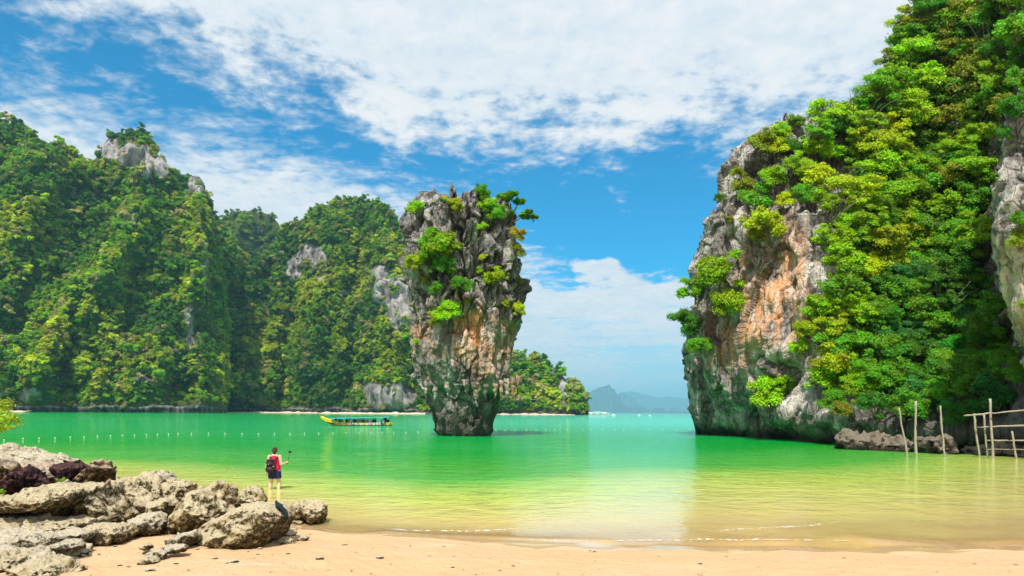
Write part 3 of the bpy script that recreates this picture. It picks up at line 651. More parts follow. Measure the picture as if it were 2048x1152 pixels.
Vcl = np.concatenate([Vc, cap], 0)
qx, qy = proj(Vcl); zc = Vcl[..., 2]
och = np.exp(-((qx - 1560) / 85) ** 2 - ((qy - 590) / 130) ** 2) * 1.0 + 0.7 * np.exp(-((qx - 1460) / 60) ** 2 - ((qy - 690) / 60) ** 2) + 0.5 * np.exp(-((qx - 1580) / 120) ** 2 - ((qy - 860) / 26) ** 2)
och = np.clip(1.15 * och * np.clip(0.9 + 0.8 * fbm(Vcl / 3, 3, 63), 0, 1.2), 0, 1)
alg = np.maximum(1 - sst(zc, 0.3, 1.7 + 0.8 * perlin(Vcl / 2.5, 65)), 0.85 * sst(qx, 1690, 1780) * (1 - sst(zc, 3.5, 6))); crk = np.zeros(qx.shape); crk[:NV] = np.maximum(k1 * .6, k2 * .55 * blocky)  # second term simply darkens the low rock behind the poles
mos = sst(qx, 1640, 1730) * np.clip(0.75 + 0.8 * fbm(Vcl / 3, 3, 67), 0, 1) * sst(zc, 5.5, 9) + 0.4 * np.clip(fbm(Vcl / 3.5, 3, 68) - 0.3, 0, 1); mos[NV:] = 1
och = och * (1 - np.clip(mos, 0, 1))
me = mesh_np('cliff', Vcl.reshape(-1, 3), grid_faces(len(Vcl), Vcl.shape[1]), [M_cliff], True, {'ochre': och.ravel(), 'algae': alg.ravel(), 'crack': crk.ravel(), 'moss': np.clip(mos, 0, 1).ravel()})
tag(link('cliff', me), 'high streaked limestone cliff overgrown with jungle on the right', 'cliff', kind='structure')

# the overhanging buttress at the right edge
b_left = [(-200, 2113), (0, 2100), (150, 2068), (250, 2036), (300, 2028), (380, 2016), (440, 2004), (480, 2000), (520, 2014), (560, 2030), (600, 2036), (650, 2052), (700, 2066), (740, 2078), (780, 2084), (812, 2094), (840, 2118)]
nb = 220; v = np.linspace(0, 1, 300); PYb = 838 + (-200 - 838) * v; Lb = terp(PYb, b_left)
s = np.linspace(0, 1, nb) ** 1.3
PXb = Lb[:, None] + s[None] * (2520 - Lb[:, None]); Db = 37.5 - 7.0 * s[None] ** 0.8 + 1.8 * np.exp(-s[None] / 0.03) + sst(PYb[:, None], 240, -150) * 10 + 0 * PXb
Vb = P(PXb, PYb[:, None] + 0 * PXb, Db)
wr = np.stack([Vb[:, 0] + np.array([0.95, 1, 0.05]) * (13 * k ** 1.3) for k in np.linspace(1, 0, 30)[:-1]], 1)
Vb = np.concatenate([wr, Vb], 1)
und = np.stack([Vb[0] * (1 - k) + (Vb[0] + np.array([9.5, 9, 1.2])) * k for k in np.linspace(1, 0, 20)[:-1]], 0)
Vb = np.concatenate([und, Vb], 0)
gu = np.gradient(Vb, axis=1); gv = np.gradient(Vb, axis=0); nn = np.cross(gu, gv); nn /= np.linalg.norm(nn, axis=-1)[..., None] + 1e-9
pw = Vb + 0.4 * np.stack([perlin(Vb / 1.6, 71), perlin(Vb / 1.6, 72), perlin(Vb / 1.6, 73)], -1)
f1, f2, cid, tl1 = worley(pw * [1 / 2.2, 1 / 2.2, 1 / 5.0], 75); k1 = 1 - sst(f2 - f1, 0, 0.05)
flt = ridged(np.stack([pw[..., 0] / 1.2, pw[..., 1] / 1.2, pw[..., 2] / 6], -1), 4, 78)
db = (cid - .5) * 0.5 + tl1 * 0.7 - k1 * 0.3 + flt * 0.3 + 0.55 * fbm(Vb / 2.6, 4, 79) + 0.1 * fbm(Vb / 0.5, 3, 80)
Vb = Vb + nn * db[..., None]
qx, qy = proj(Vb); fl = np.ones(qx.shape)
me = mesh_np('rock_buttress', Vb.reshape(-1, 3), grid_faces(*qx.shape), [M_cliff], True, {'ochre': np.clip(0.35 * np.exp(-((qy - 640) / 90) ** 2), 0, 1).ravel(), 'algae': (fl * 0).ravel(), 'crack': (k1 * .4).ravel(), 'moss': np.clip(0.7 * sst(200 - qy, 0, 150) + .3 * np.clip(fbm(Vb / 2.4, 3, 81) - .35, 0, 1), 0, 1).ravel()})
tag(link('rock_buttress', me), 'overhanging grey and cream limestone buttress at the right edge', 'cliff', kind='structure')
CLIFF_V, BUTT_V = Vcl, Vb

# ------------------------------------------------------------------ vegetation
def leaves(cent, rad, n, size, rng, flatz=0.6, shell=0.55, droop=0.0):
    """n leaf-shaped quads spread through leaf clumps (cent, rad); denser towards each clump's upper shell"""
    cent = np.asarray(cent, float); rad = np.asarray(rad, float); w_ = rad ** 2 / (rad ** 2).sum()
    c = rng.choice(len(cent), n, p=w_); u = rng.normal(size=(n, 3)); u /= np.linalg.norm(u, axis=1)[:, None]
    u[:, 2] = np.where((u[:, 2] < 0) & (rng.random(n) < 0.55), -u[:, 2], u[:, 2])
    r = rad[c] * (shell + (1 - shell) * rng.random(n)) * (1 + 0.30 * rng.normal(size=n) * (rng.random(n) < .5))
    p = cent[c] + u * r[:, None] * [1, 1, flatz]
    nrm = u * [0.7, 0.7, 0.7] + [0, 0, 0.55] + rng.normal(size=(n, 3)) * 0.45; nrm /= np.linalg.norm(nrm, axis=1)[:, None]
    t = np.cross(nrm, rng.normal(size=(n, 3))); t /= np.linalg.norm(t, axis=1)[:, None]; b = np.cross(nrm, t)
    s_ = size * (0.6 + 0.8 * rng.random(n))[:, None]
    tip = p + t * s_ - nrm * s_ * droop; bas = p - t * s_; l_ = p + b * s_ * 0.48 + nrm * s_ * .12; r_ = p - b * s_ * 0.48 + nrm * s_ * .12
    V = np.stack([bas, r_, tip, l_], 1).reshape(-1, 3); F = np.arange(n * 4).reshape(-1, 4)
    clump = rng.random(len(cent))
    var = np.repeat(np.clip(0.5 * rng.random(n) + 0.5 * clump[c], 0, 1), 4)
    return V, F, var
def leaf_mesh(name, mats, *a, **k):
    V, F, var = leaves(*a, **k); return mesh_np(name, V, F, mats, False, {'leafvar': var})
def limbs(cent, rng, base=(0, 0, 0), fork=(0, 0, .45), r0=0.055, bend=0.12):
    mb = MB(); base = np.array(base, float); fork = np.array(fork, float)
    q = np.linspace(0, 1, 6)[:, None]; st = base + (fork - base) * q + rng.normal(size=(6, 3)) * bend * 0.25 * np.sin(q * np.pi)
    mb.tube(st, np.linspace(r0 * 1.25, r0 * 0.8, 6), 6)
    for c in cent:
        q = np.linspace(0, 1, 6)[:, None]; m_ = fork + (np.asarray(c) - fork) * q + np.array([0, 0, 0.10]) * np.sin(q * np.pi) + rng.normal(size=(6, 3)) * bend * 0.35 * np.sin(q * np.pi)
        mb.tube(m_, np.linspace(r0 * 0.6, r0 * 0.12, 6), 5)
    return mb
TREES, SHRUBS, FARC = [], [], []
for k in range(7):                                      # broad layered crowns, radius about 1, centre about 1.1 above the root
    rng = np.random.default_rng(100 + k); n = 22 + k % 5; cs, rs = [], []
    for i in range(n):
        a = rng.random() * 6.283; d = math.sqrt(rng.random()) * 0.74; d = d * (1 + .25 * (rng.random() < .2)); h = 1.02 + 0.36 * (1 - d * d) + rng.normal() * 0.20 - 0.35 * (rng.random() < .25)
        cs.append((math.cos(a) * d, math.sin(a) * d, h)); rs.append(0.13 + 0.24 * rng.random() ** 1.5)
    TREES.append((leaf_mesh('crown', [M_leaf], cs, rs, 5200, 0.044, rng, 0.55), limbs(cs[:14], rng, r0=0.04).mesh('trunk', M_bark, True)))
for k in range(6):                                      # rounder, rooted low, radius about 1
    rng = np.random.default_rng(200 + k); n = 18; cs, rs = [], []
    for i in range(n):
        a = rng.random() * 6.283; d = math.sqrt(rng.random()) * 0.68; h = 0.45 + 0.4 * (1 - d) + rng.normal() * 0.15
        cs.append((math.cos(a) * d, math.sin(a) * d * .9, h)); rs.append(0.14 + 0.24 * rng.random() ** 1.5)
    SHRUBS.append((leaf_mesh('foliage', [M_leaf], cs, rs, 3600, 0.050, rng, 0.62, droop=.3), limbs(cs[:7], rng, fork=(0, 0, .15), r0=0.04).mesh('stem', M_bark, True)))
fcol = bpy.data.collections.new('crown_kinds')
for k in range(8):
    rng = np.random.default_rng(300 + k); n = (7, 9, 12, 8, 14, 6, 10, 11)[k]; cs, rs = [], []; tall = (1, 1, .8, 1.5, 1, 1.9, .7, 1.2)[k]
    for i in range(n):
        a = rng.random() * 6.283; d = math.sqrt(rng.random()) * 0.66; d /= tall ** .5; h = (0.45 + 0.36 * (1 - d) + rng.normal() * 0.17) * tall
        cs.append((math.cos(a) * d, math.sin(a) * d, h)); rs.append(0.18 + 0.24 * rng.random())
    V, F, var = leaves(cs, rs, 640, 0.105, rng, 0.62, 0.5)
    m1_ = mesh_np('crown', V, F, [M_leafi], False, {'leafvar': var}); m2_ = mesh_np('crown', V, F, [M_leaf], False, {'leafvar': var})
    fcol.objects.link(bpy.data.objects.new('crown_kind_%02d' % k, m1_))
    FARC.append((m2_, limbs(cs[:5], rng, base=(0, 0, -.3), fork=(0, 0, .2), r0=.03).mesh('trunk', M_bark, True)))

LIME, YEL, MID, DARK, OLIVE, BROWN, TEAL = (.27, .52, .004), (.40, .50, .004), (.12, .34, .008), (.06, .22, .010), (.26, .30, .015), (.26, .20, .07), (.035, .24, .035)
def jit(c, rng, k=0.25):
    f = 1 + k * (rng.random() * 2 - 1); return (min(1, c[0] * f * (1 + .25 * rng.normal() * k)), min(1, c[1] * f), c[2] * f, 1)
def plant(kind, root, up, R, colr, label, cat, group=None, rng=random, spin=0.0, squash=1.0):
    pool = {'broadleaf_tree': TREES, 'shrub': SHRUBS, 'forest_tree': FARC}[kind]
    k = rng.integers(len(pool)); crown, stem = pool[k]
    q = Vector((0, 0, 1)).rotation_difference(Vector(up)) @ Quaternion((0, 0, 1), spin)
    e = empty(kind, root, q, (R, R, R * squash)); tag(e, label, cat, group)
    c = link('foliage' if kind == 'shrub' else 'crown', crown, e); c.color = colr
    link('stem' if kind == 'shrub' else 'trunk', stem, e)
    return e

class Surf:
    """look-up of the nearest visible point of a surface at a photo pixel"""
    def __init__(s, V):
        s.V = V.reshape(-1, 3); s.qx, s.qy = proj(s.V); s.d = s.V[:, 1]
    def at(s, px, py, tol=7):
        m = (np.abs(s.qx - px) < tol) & (np.abs(s.qy - py) < tol)
        if not m.any(): return None
        i = np.flatnonzero(m); return s.V[i[np.argmin(s.d[i])]]
S_tower, S_cliff, S_butt = Surf(TOWER_V), Surf(CLIFF_V), Surf(BUTT_V)
vrng = np.random.default_rng(77)
def grow(surf, px, py, rpx, colr, label, kind='shrub', cat='shrub', group=None, lean=0.7, squash=1.0, depth=None, side=0.0):
    """plant whose crown shows at (px, py) with half-width rpx, rooted on the surface below/behind it"""
    h = 1.1 if kind == 'broadleaf_tree' else 0.6
    p0 = surf.at(px, min(py + rpx * 0.35, 1e9), 9) if depth is None else None
    if p0 is None:
        for dx in (0, 12, -12, 24, -24, 40, -40, 60, -60):
            p0 = surf.at(px + dx, py + rpx * .5 + abs(dx) * .3, 10)
            if p0 is not None: break
    if p0 is None: return None
    D = p0[1]; R = rpx / FPX * D
    cen = Vector(P(px, py, D - R * 0.35)); up = Vector((side, -lean, 1)).normalized()
    root = cen - up * (R * h * squash)
    q = surf.at(*[float(x) for x in proj(np.array(root))], 9)
    if q is not None and root.y < q[1] - 0.1: root.y = q[1] + 0.15 * R * 0
    up = (cen - root).normalized()
    return plant(kind, root, up, R, jit(colr, vrng), label, cat, group, vrng, vrng.random() * 6.28, squash)

# shrubs and trees of the rock tower
T = S_tower
for a in [
    (828, 414, 17, LIME, 'wispy lime shrub on the top left corner of the rock tower'),
    (904, 410, 22, YEL, 'yellow green shrub just right of the pointed summit of the rock tower', ),
    (962, 384, 21, MID, 'small rounded shrub breaking the skyline in the middle of the tower top'),
    (990, 420, 26, MID, 'dark green bush below the leafy tree on the tower top'),
    (975, 402, 20, LIME, 'lime bush between the skyline shrub and the leafy tree on the tower'),
    (1035, 468, 20, (.30, .24, .02), 'golden brown bush on the upper right edge of the rock tower'),
    (1036, 500, 17, OLIVE, 'olive creeping bush hanging on the right edge below the golden bush'),
    (868, 472, 26, MID, 'mid green bush above the largest lime canopy on the tower face'),
    (888, 498, 46, LIME, 'largest lime green canopy on the upper face of the rock tower'),
    (855, 490, 24, MID, 'green bush left of the largest canopy on the tower face'),
    (826, 522, 24, YEL, 'yellow green bush on the left shoulder of the rock tower'),
    (880, 530, 30, DARK, 'dark green bush in the shade under the largest tower canopy'),
    (924, 568, 22, MID, 'green bush low right of the largest tower canopy'),
    (996, 553, 25, YEL, 'yellow green tuft in the middle of the right tower face'),
    (960, 540, 9, LIME, 'tiny lime tuft above the crack in the middle of the tower'),
    (968, 515, 10, YEL, 'tiny yellow tuft high on the central rib of the tower'),
    (876, 576, 17, MID, 'small green tuft under the dark bush on the tower'),
    (893, 622, 27, LIME, 'lime bush above the orange rock of the tower'),
    (865, 638, 16, YEL, 'low yellow green tuft left of the bush above the orange rock'),
    (846, 560, 12, OLIVE, 'little olive tuft on the left flank of the tower'),
    (1035, 618, 19, YEL, 'yellow green bush sticking out of the right flank of the tower'),
    (1012, 606, 11, OLIVE, 'small olive tuft beside the bush on the right flank of the tower'),
    (793, 488, 13, OLIVE, 'ochre bush reaching out into the air left of the tower'),
    (832, 683, 8, LIME, 'tiny lime tuft low on the left flank of the tower'),
    (1040, 560, 9, OLIVE, 'tiny dry tuft on the right edge halfway up the tower'),
    (966, 452, 11, LIME, 'small lime tuft right of the tower summit rocks'),
    (935, 600, 10, OLIVE, 'small olive tuft above the long diagonal crack of the tower'),
    (1033, 780, 7, YEL, 'tiny yellow tuft beside the hanging stalactites')]:
    grow(T, a[0], a[1], a[2] * 1.3, a[3], a[4], group='shrubs growing on the rock tower', side=-0.6 if a[0] < 830 else (0.6 if a[0] > 1030 else 0), lean=0.75)
def hero_tree(name, pts, crowns, colr, label, cat='tree', nleaf=1400, lsize=0.16, r0=0.22, seed=1):
    """a single tree with its own limbs: pts are limb polylines in world space, crowns (centre, radius)"""
    rng = np.random.default_rng(seed); o = Vector(pts[0][0]); e = empty(name, o); tag(e, label, cat)
    mb = MB()
    for i, l in enumerate(pts):
        l = np.array(l, float) - np.array(o); q = np.linspace(0, len(l) - 1, 5 * len(l)); c = np.stack([np.interp(q, range(len(l)), l[:, k]) for k in range(3)], -1)
        c += rng.normal(size=c.shape) * 0.05 * np.linalg.norm(l[-1] - l[0]) * 0.3
        mb.tube(c, np.linspace(r0 if i == 0 else r0 * .55, r0 * .5 if i == 0 else r0 * .1, len(c)), 6)
    mb.build('trunk', M_bark, e, smooth=True)
    cs, rs = [], []
    for c, r in crowns:
        c = np.array(c) - np.array(o)
        for j in range(7):
            u = rng.normal(size=3); u /= np.linalg.norm(u); cs.append(c + u * r * .62 * [1, 1, .6]); rs.append(r * (.36 + .2 * rng.random()))
    c = link('crown', leaf_mesh('crown', [M_leaf], cs, rs, nleaf, lsize, rng, .6), e); c.color = (*colr, 1)
    return e
D_ = TD - 2.5
def W3(px, py, d): return tuple(float(x) for x in P(px, py, d))
hero_tree('broadleaf_tree', [[W3(1018, 470, D_), W3(1024, 440, D_), W3(1022, 405, D_)], [W3(1024, 446, D_), W3(1040, 436, D_ - .4), W3(1058, 430, D_ - .4)], [W3(1022, 425, D_), W3(1010, 405, D_ - .6), W3(1004, 395, D_ - .6)], [W3(1024, 432, D_), W3(1034, 412, D_ + .5), W3(1036, 398, D_ + .5)]],
          [(W3(1020, 392, D_), 1.0), (W3(1004, 398, D_ - .6), .8), (W3(1036, 402, D_ + .5), .75), (W3(1058, 428, D_ - .4), .95), (W3(1070, 432, D_ - .4), .5), (W3(1012, 424, D_ - .9), .8)], (.10, .30, .012), 'leafy tree leaning over the top right corner of the rock tower', nleaf=6500, lsize=.14, r0=.16, seed=5)

# single plants on the bare face of the right cliff and on its rim
Cc = S_cliff
for a in [
    (1447, 540, 52, LIME, 'big flat lime canopy jutting from the left edge of the right cliff'),
    (1458, 590, 42, LIME, 'lime green canopy just under the big flat one on the left cliff edge'),
    (1420, 530, 32, YEL, 'yellow green crown at the very corner of the right cliff'),
    (1385, 578, 36, LIME, 'lime tree hanging out over the sea on the left cliff edge'),
    (1362, 640, 30, DARK, 'dark feathery tree overhanging the sea at the left cliff edge'),
    (1392, 650, 30, DARK, 'dark green bush in the shade behind the overhanging tree'),
    (1398, 690, 26, MID, 'green bush at the bottom of the cluster on the left cliff edge'),
    (1500, 462, 34, YEL, 'yellow green shrub above the left cluster on the bare cliff face'),
    (1530, 440, 42, YEL, 'yellow green canopy in the upper middle of the bare cliff face'),
    (1520, 385, 38, MID, 'green bush in the middle of the upper cliff face'),
    (1548, 350, 34, LIME, 'lime bush high on the cliff face below the rim'),
    (1490, 372, 26, OLIVE, 'olive bush near the upper left edge of the cliff'),
    (1475, 345, 18, OLIVE, 'small olive tuft on the upper left rim of the cliff'),
    (1525, 282, 34, OLIVE, 'olive spiky bush on the rim at the cliff top left'),
    (1560, 292, 26, YEL, 'yellowish bush on the rim right of the spiky one'),
    (1605, 325, 32, LIME, 'lime bush below the dark rock crest of the cliff'),
    (1610, 385, 30, MID, 'green bush with pale tufts on the upper right cliff face'),
    (1570, 400, 22, YEL, 'small yellow green bush between two larger ones on the cliff face'),
    (1640, 262, 34, MID, 'green bush on the cliff crest right of the dark rock'),
    (1592, 280, 22, DARK, 'dark shrub left of the bare rock crest'),
    (1690, 245, 36, DARK, 'dark round tree on the cliff crest'),
    (1655, 300, 30, LIME, 'lime bush under the crest trees'),
    (1612, 655, 30, YEL, 'yellow green bush clinging to the right of the orange rock'),
    (1605, 690, 24, LIME, 'lime bush hanging below the one beside the orange rock'),
    (1530, 785, 40, LIME, 'spreading lime bush on the ledge above the sea cave'),
    (1568, 765, 28, LIME, 'lime bush on the ledge right of the spreading one'),
    (1640, 752, 42, LIME, 'rounded lime bush on the ledge below the streaked rock'),
    (1665, 800, 30, MID, 'green bush drooping over the ledge above the water'),
    (1712, 770, 34, LIME, 'lime bush at the right end of the ledge'),
    (1690, 815, 26, OLIVE, 'grassy olive tuft hanging over the dark water edge'),
    (1375, 745, 6, DARK, 'tiny dark tuft sticking out low on the left cliff edge'),
    (1455, 440, 14, OLIVE, 'tiny olive tuft on the left rim halfway up'),
    (1440, 395, 13, DARK, 'tiny dark tuft on the upper left silhouette of the cliff'),
    (1555, 262, 28, LIME, 'lime bush on the crown of the cliff between the spiky bush and the rock crest'), (1590, 245, 22, MID, 'small green bush on the skyline left of the bare rock crest'), (1580, 330, 30, LIME, 'lime bush under the yellowish rim bush'), (1625, 290, 30, LIME, 'lime bush just right of the bare rock crest'), (1640, 350, 34, YEL, 'yellow green bush beside the upper jungle edge'), (1650, 400, 32, LIME, 'lime bush at the jungle edge above the streaked rock'),
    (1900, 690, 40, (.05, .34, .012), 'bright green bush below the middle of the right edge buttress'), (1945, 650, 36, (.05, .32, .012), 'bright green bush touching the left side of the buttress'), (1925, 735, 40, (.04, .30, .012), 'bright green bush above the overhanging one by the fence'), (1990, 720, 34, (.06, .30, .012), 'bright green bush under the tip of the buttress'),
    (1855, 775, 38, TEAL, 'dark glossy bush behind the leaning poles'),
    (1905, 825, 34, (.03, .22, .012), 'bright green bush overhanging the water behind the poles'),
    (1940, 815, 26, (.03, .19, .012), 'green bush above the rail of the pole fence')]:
    grow(Cc, a[0], a[1], a[2] * 1.22, a[3], a[4], group='shrubs on the right cliff', side=-0.5 if a[0] < 1450 else 0.0, lean=0.6)
# spiky plants on the crest
M_spike = flat('spiky_leaf', (.11, .19, .03), .6, .3, 3)
for px, py, r, lb in [(1533, 262, 9, 'leftmost spiky pandanus on the cliff rim'), (1545, 266, 8, 'spiky pandanus right beside the leftmost one on the rim'), (1640, 205, 10, 'tall spiky plant standing on the cliff crest'), (1648, 212, 8, 'shorter spiky plant beside the tall one on the crest'), (1500, 280, 8, 'small spiky plant low on the left rim')]:
    p = Cc.at(px, py + 14, 20)
    if p is None: continue
    D = p[1]; R = r / FPX * D; mb = MB(); rng = np.random.default_rng(px)
    top = Vector(P(px, py, D)); e = empty('spiky_plant', tuple(p)); tag(e, lb, 'plant', 'spiky plants on the cliff rim'); tp = np.array(top) - p
    MB.tube(mb, np.linspace([0, 0, -.2], tp, 5), np.linspace(.09, .06, 5), 6); mb.build('stem', M_bark, e)
    mb = MB()
    for i in range(26):
        a = rng.random() * 6.283; el_ = rng.random() * 1.5 - .1; d = np.array([math.cos(a) * math.cos(el_), math.sin(a) * math.cos(el_), math.sin(el_)])
        mb.tube([tp, tp + d * R * .6 + [0, 0, .1 * R], tp + d * R - [0, 0, .25 * R * (1 - el_)]], [.05, .045, .01], 4)
    mb.build('leaves', M_spike, e)

# the jungle on the right cliff: every tree a thing
from_poly = [(1655, 225), (1700, 300), (1712, 400), (1668, 470), (1690, 540), (1652, 600), (1640, 680), (1660, 720), (1700, 740), (1720, 800), (1780, 830), (1850, 800), (1960, 800), (2030, 760), (2000, 620), (1960, 500), (1985, 280), (2060, 120), (2060, -40), (1880, -40), (1800, 50), (1790, 120), (1760, 165), (1735, 195), (1690, 225)]
def inside(x, y, poly):
    c = False
    for (x1, y1), (x2, y2) in zip(poly, poly[1:] + poly[:1]):
        if (y1 > y) != (y2 > y) and x < (x2 - x1) * (y - y1) / (y2 - y1) + x1: c = not c
    return c
pts = []
tries = 0
while tries < 9000 and len(pts) < 190:
    tries += 1; x, y = 1630 + vrng.random() * 430, -50 + vrng.random() * 890
    if not inside(x, y, from_poly): continue
    mind = 22 if len(pts) > 95 else 38
    if all((x - a) ** 2 + ((y - b) * 1.2) ** 2 > mind ** 2 for a, b, _ in pts): pts.append((x, y, mind))
cliff_trees = []
for x, y, md in pts:
    lit = vrng.random()
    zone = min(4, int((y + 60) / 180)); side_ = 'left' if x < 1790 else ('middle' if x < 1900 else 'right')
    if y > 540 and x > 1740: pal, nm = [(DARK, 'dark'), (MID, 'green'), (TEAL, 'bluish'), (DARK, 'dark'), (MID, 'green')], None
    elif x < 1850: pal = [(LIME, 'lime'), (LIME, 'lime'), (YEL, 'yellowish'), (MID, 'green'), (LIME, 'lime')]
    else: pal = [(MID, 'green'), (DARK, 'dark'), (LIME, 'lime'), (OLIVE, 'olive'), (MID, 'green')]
    c, cn_ = pal[vrng.integers(len(pal))]
    r = (42 if md == 38 else 29) + vrng.random() * 18
    where = ('atop', 'high on', 'halfway up', 'low on', 'lowest on')[zone] + ' the cliff ' + {'left': 'by the bare rock', 'middle': 'above the poles', 'right': 'by the buttress'}[side_]
    size = 'broad' if r > 46 else 'small'
    bt = vrng.random() < .7
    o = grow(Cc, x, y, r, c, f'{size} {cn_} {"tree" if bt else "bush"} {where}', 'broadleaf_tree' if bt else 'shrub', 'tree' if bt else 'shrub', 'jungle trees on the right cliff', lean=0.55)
    if o: cliff_trees.append(o)
# trees along the skyline
for i, (x, y, r, c, k, lb) in enumerate([(1668, 232, 30, LIME, 'shrub', 'lime bush on the skyline at the left end of the crest trees'), (1712, 212, 34, MID, 'broadleaf_tree', 'green tree on the skyline above the pale bare branches'), (1748, 190, 34, LIME, 'broadleaf_tree', 'lime tree on the skyline where the ridge steepens'), (1770, 150, 30, MID, 'broadleaf_tree', 'green tree sticking out of the steep skyline'), (1785, 190, 40, YEL, 'broadleaf_tree', 'yellow green tree just inside the steep skyline'), (1792, 108, 30, OLIVE, 'broadleaf_tree', 'olive tree standing out against the cloud on the steep skyline'), (1812, 72, 34, DARK, 'broadleaf_tree', 'dark feathery tree against the cloud near the top of the skyline'), (1838, 40, 38, OLIVE, 'broadleaf_tree', 'olive airy tree near the top edge on the skyline'), (1860, 4, 40, DARK, 'broadleaf_tree', 'dark tree cut by the top edge on the skyline'), (1830, 120, 40, MID, 'broadleaf_tree', 'green tree just inside the upper skyline'), (1900, -10, 44, MID, 'broadleaf_tree', 'green tree cut by the top edge right of the skyline'), (1880, 60, 44, LIME, 'broadleaf_tree', 'lime tree inside the upper skyline under the top edge')]):
    grow(Cc, x, y + 6, r * 1.15, c, lb, k, 'tree', 'trees on the skyline of the right cliff', lean=.3)
# same-looking cliff trees are told apart by their order from the left
by_label = {}
for o in cliff_trees: by_label.setdefault(o['label'], []).append(o)
ORD = ['leftmost', 'second', 'third', 'fourth', 'fifth', 'sixth', 'seventh', 'eighth', 'ninth', 'tenth', 'eleventh', 'twelfth', 'thirteenth', 'fourteenth', 'fifteenth', 'sixteenth', 'seventeenth', 'eighteenth', 'nineteenth', 'twentieth', 'twenty-first', 'twenty-second', 'twenty-third', 'twenty-fourth']
for lb, L in by_label.items():
    L.sort(key=lambda o: o.location.x / o.location.y)
    if len(L) > 1:
        for i, o in enumerate(L):
            pre = 'leftmost' if i == 0 else 'rightmost' if i == len(L) - 1 else 'middle' if len(L) == 3 else (ORD[min(i, 23)] + ' from left')
            o['label'] = f'{pre} of the {lb.replace(" tree ", " trees ", 1).replace(" bush ", " bushes ", 1)}'
# shrubs on the buttress
for x, y, r, c, lb in [(2030, 215, 44, DARK, 'dark bush hanging over the top of the right edge buttress'), (2051, 150, 50, MID, 'green bush on top of the right edge buttress'), (2040, 60, 50, MID, 'green tree above the right edge buttress'), (2046, -10, 56, LIME, 'lime tree in the top right corner'), (2041, 290, 30, OLIVE, 'olive creeper on the face of the right edge buttress'), (2050, 440, 34, MID, 'green bush on the middle of the right edge buttress'), (2046, 470, 30, OLIVE, 'olive tuft under the green bush on the buttress'), (2046, 610, 14, LIME, 'small lime tuft on the cream rock of the buttress'), (2008, 262, 26, DARK, 'dark tuft at the upper left edge of the buttress')]:
    grow(S_butt, x, y, r, c, lb, group='plants on the right edge buttress', lean=.7)

# dark undergrowth that fills the cliff between the trees
def scatter_surface(V, maskf, n, rng):
    A = V[:-1, :-1]; a = V[1:, :-1] - A; b = V[:-1, 1:] - A; ar = np.linalg.norm(np.cross(a, b), axis=-1)
    c = A + .5 * (a + b); qx, qy = proj(c); wgt = ar * maskf(qx, qy, c); pr = (wgt / wgt.sum()).ravel(); k = rng.choice(pr.size, n, p=pr)
    u, v = rng.random((2, n, 1)); return A.reshape(-1, 3)[k] + u * a.reshape(-1, 3)[k] + v * b.reshape(-1, 3)[k]
rng = np.random.default_rng(9)
polymask = lambda qx, qy, c: np.vectorize(lambda x, y: inside(x, y, from_poly))(qx, qy) * 1.0
up_ = scatter_surface(CLIFF_V[::3, ::3], polymask, 1800, rng)
V, F, var = leaves(up_ + np.array([0, -.5, .1]), 0.9 + 0.7 * rng.random(1800), 110000, 0.20, rng, .8, .35, .2)
o = tag(link('undergrowth', mesh_np('undergrowth', V, F, [M_leaf], False, {'leafvar': var})), 'dark green undergrowth and creepers covering the right cliff', 'undergrowth', kind='stuff'); o.color = (.06, .17, .014, 1)
# grey roots and lianas hanging in the shade
M_liana = flat('liana', (.20, .17, .14), .9, .3, 4)
for i in range(26):
    x, y = 1660 + vrng.random() * 330, 560 + vrng.random() * 230; p = Cc.at(x, y, 9)
    if p is None: continue
    p = p + np.array([0, -.9, 0]); L = 1.2 + 2.6 * vrng.random(); q = np.linspace(0, 1, 10)[:, None]; dx = vrng.normal() * .9
    c = np.array([0, 0, 0.]) + q * np.array([dx, -.3, -L]) + np.array([vrng.normal() * .4, 0, 0]) * np.sin(q * np.pi)
    mb = MB(); mb.tube(c, np.linspace(.05, .02, 10), 5); tag(mb.build('liana', M_liana, None, tuple(p)), 'thin grey liana hanging in the shade of the right cliff', 'liana', 'lianas hanging on the right cliff')
# bare branches that catch the light
for i, (x, y, s_) in enumerate([(1715, 270, 1.0), (1730, 290, .7), (1500, 530, .5), (1660, 430, .8), (1865, 610, .8), (1800, 560, .7), (1960, 120, .9), (1905, 30, .9), (1830, 60, .9)]):
    p = Cc.at(x, y + 12, 12)
    if p is None: continue
    mb = MB(); rng = np.random.default_rng(i + 60)
    for j in range(9):
        q = np.linspace(0, 1, 8)[:, None]; d = np.array([rng.normal() * 1.3, -1.2 - rng.random(), 1.0 + rng.random() * 1.6]) * s_ * 1.3
        mb.tube(q * d + rng.normal(size=(8, 3)) * .10 * np.sqrt(q), np.linspace(.07, .015, 8), 5)
    tag(mb.build('bare_branch', M_liana, None, tuple(p + np.array([0, -.6, 0]))), ['pale bare branches below the dark crest tree', 'short bare twigs beside the pale branches', 'bare twigs behind the lime canopies on the cliff edge', 'bare twigs at the upper end of the streaked rock', 'bare branches in the shade above the poles', 'bare twigs in the middle of the dark green jungle', 'bare branches high up near the buttress', 'bare branches at the top edge of the picture', 'bare branches on the skyline of the cliff top'][i], 'branch', 'bare branches in the jungle')

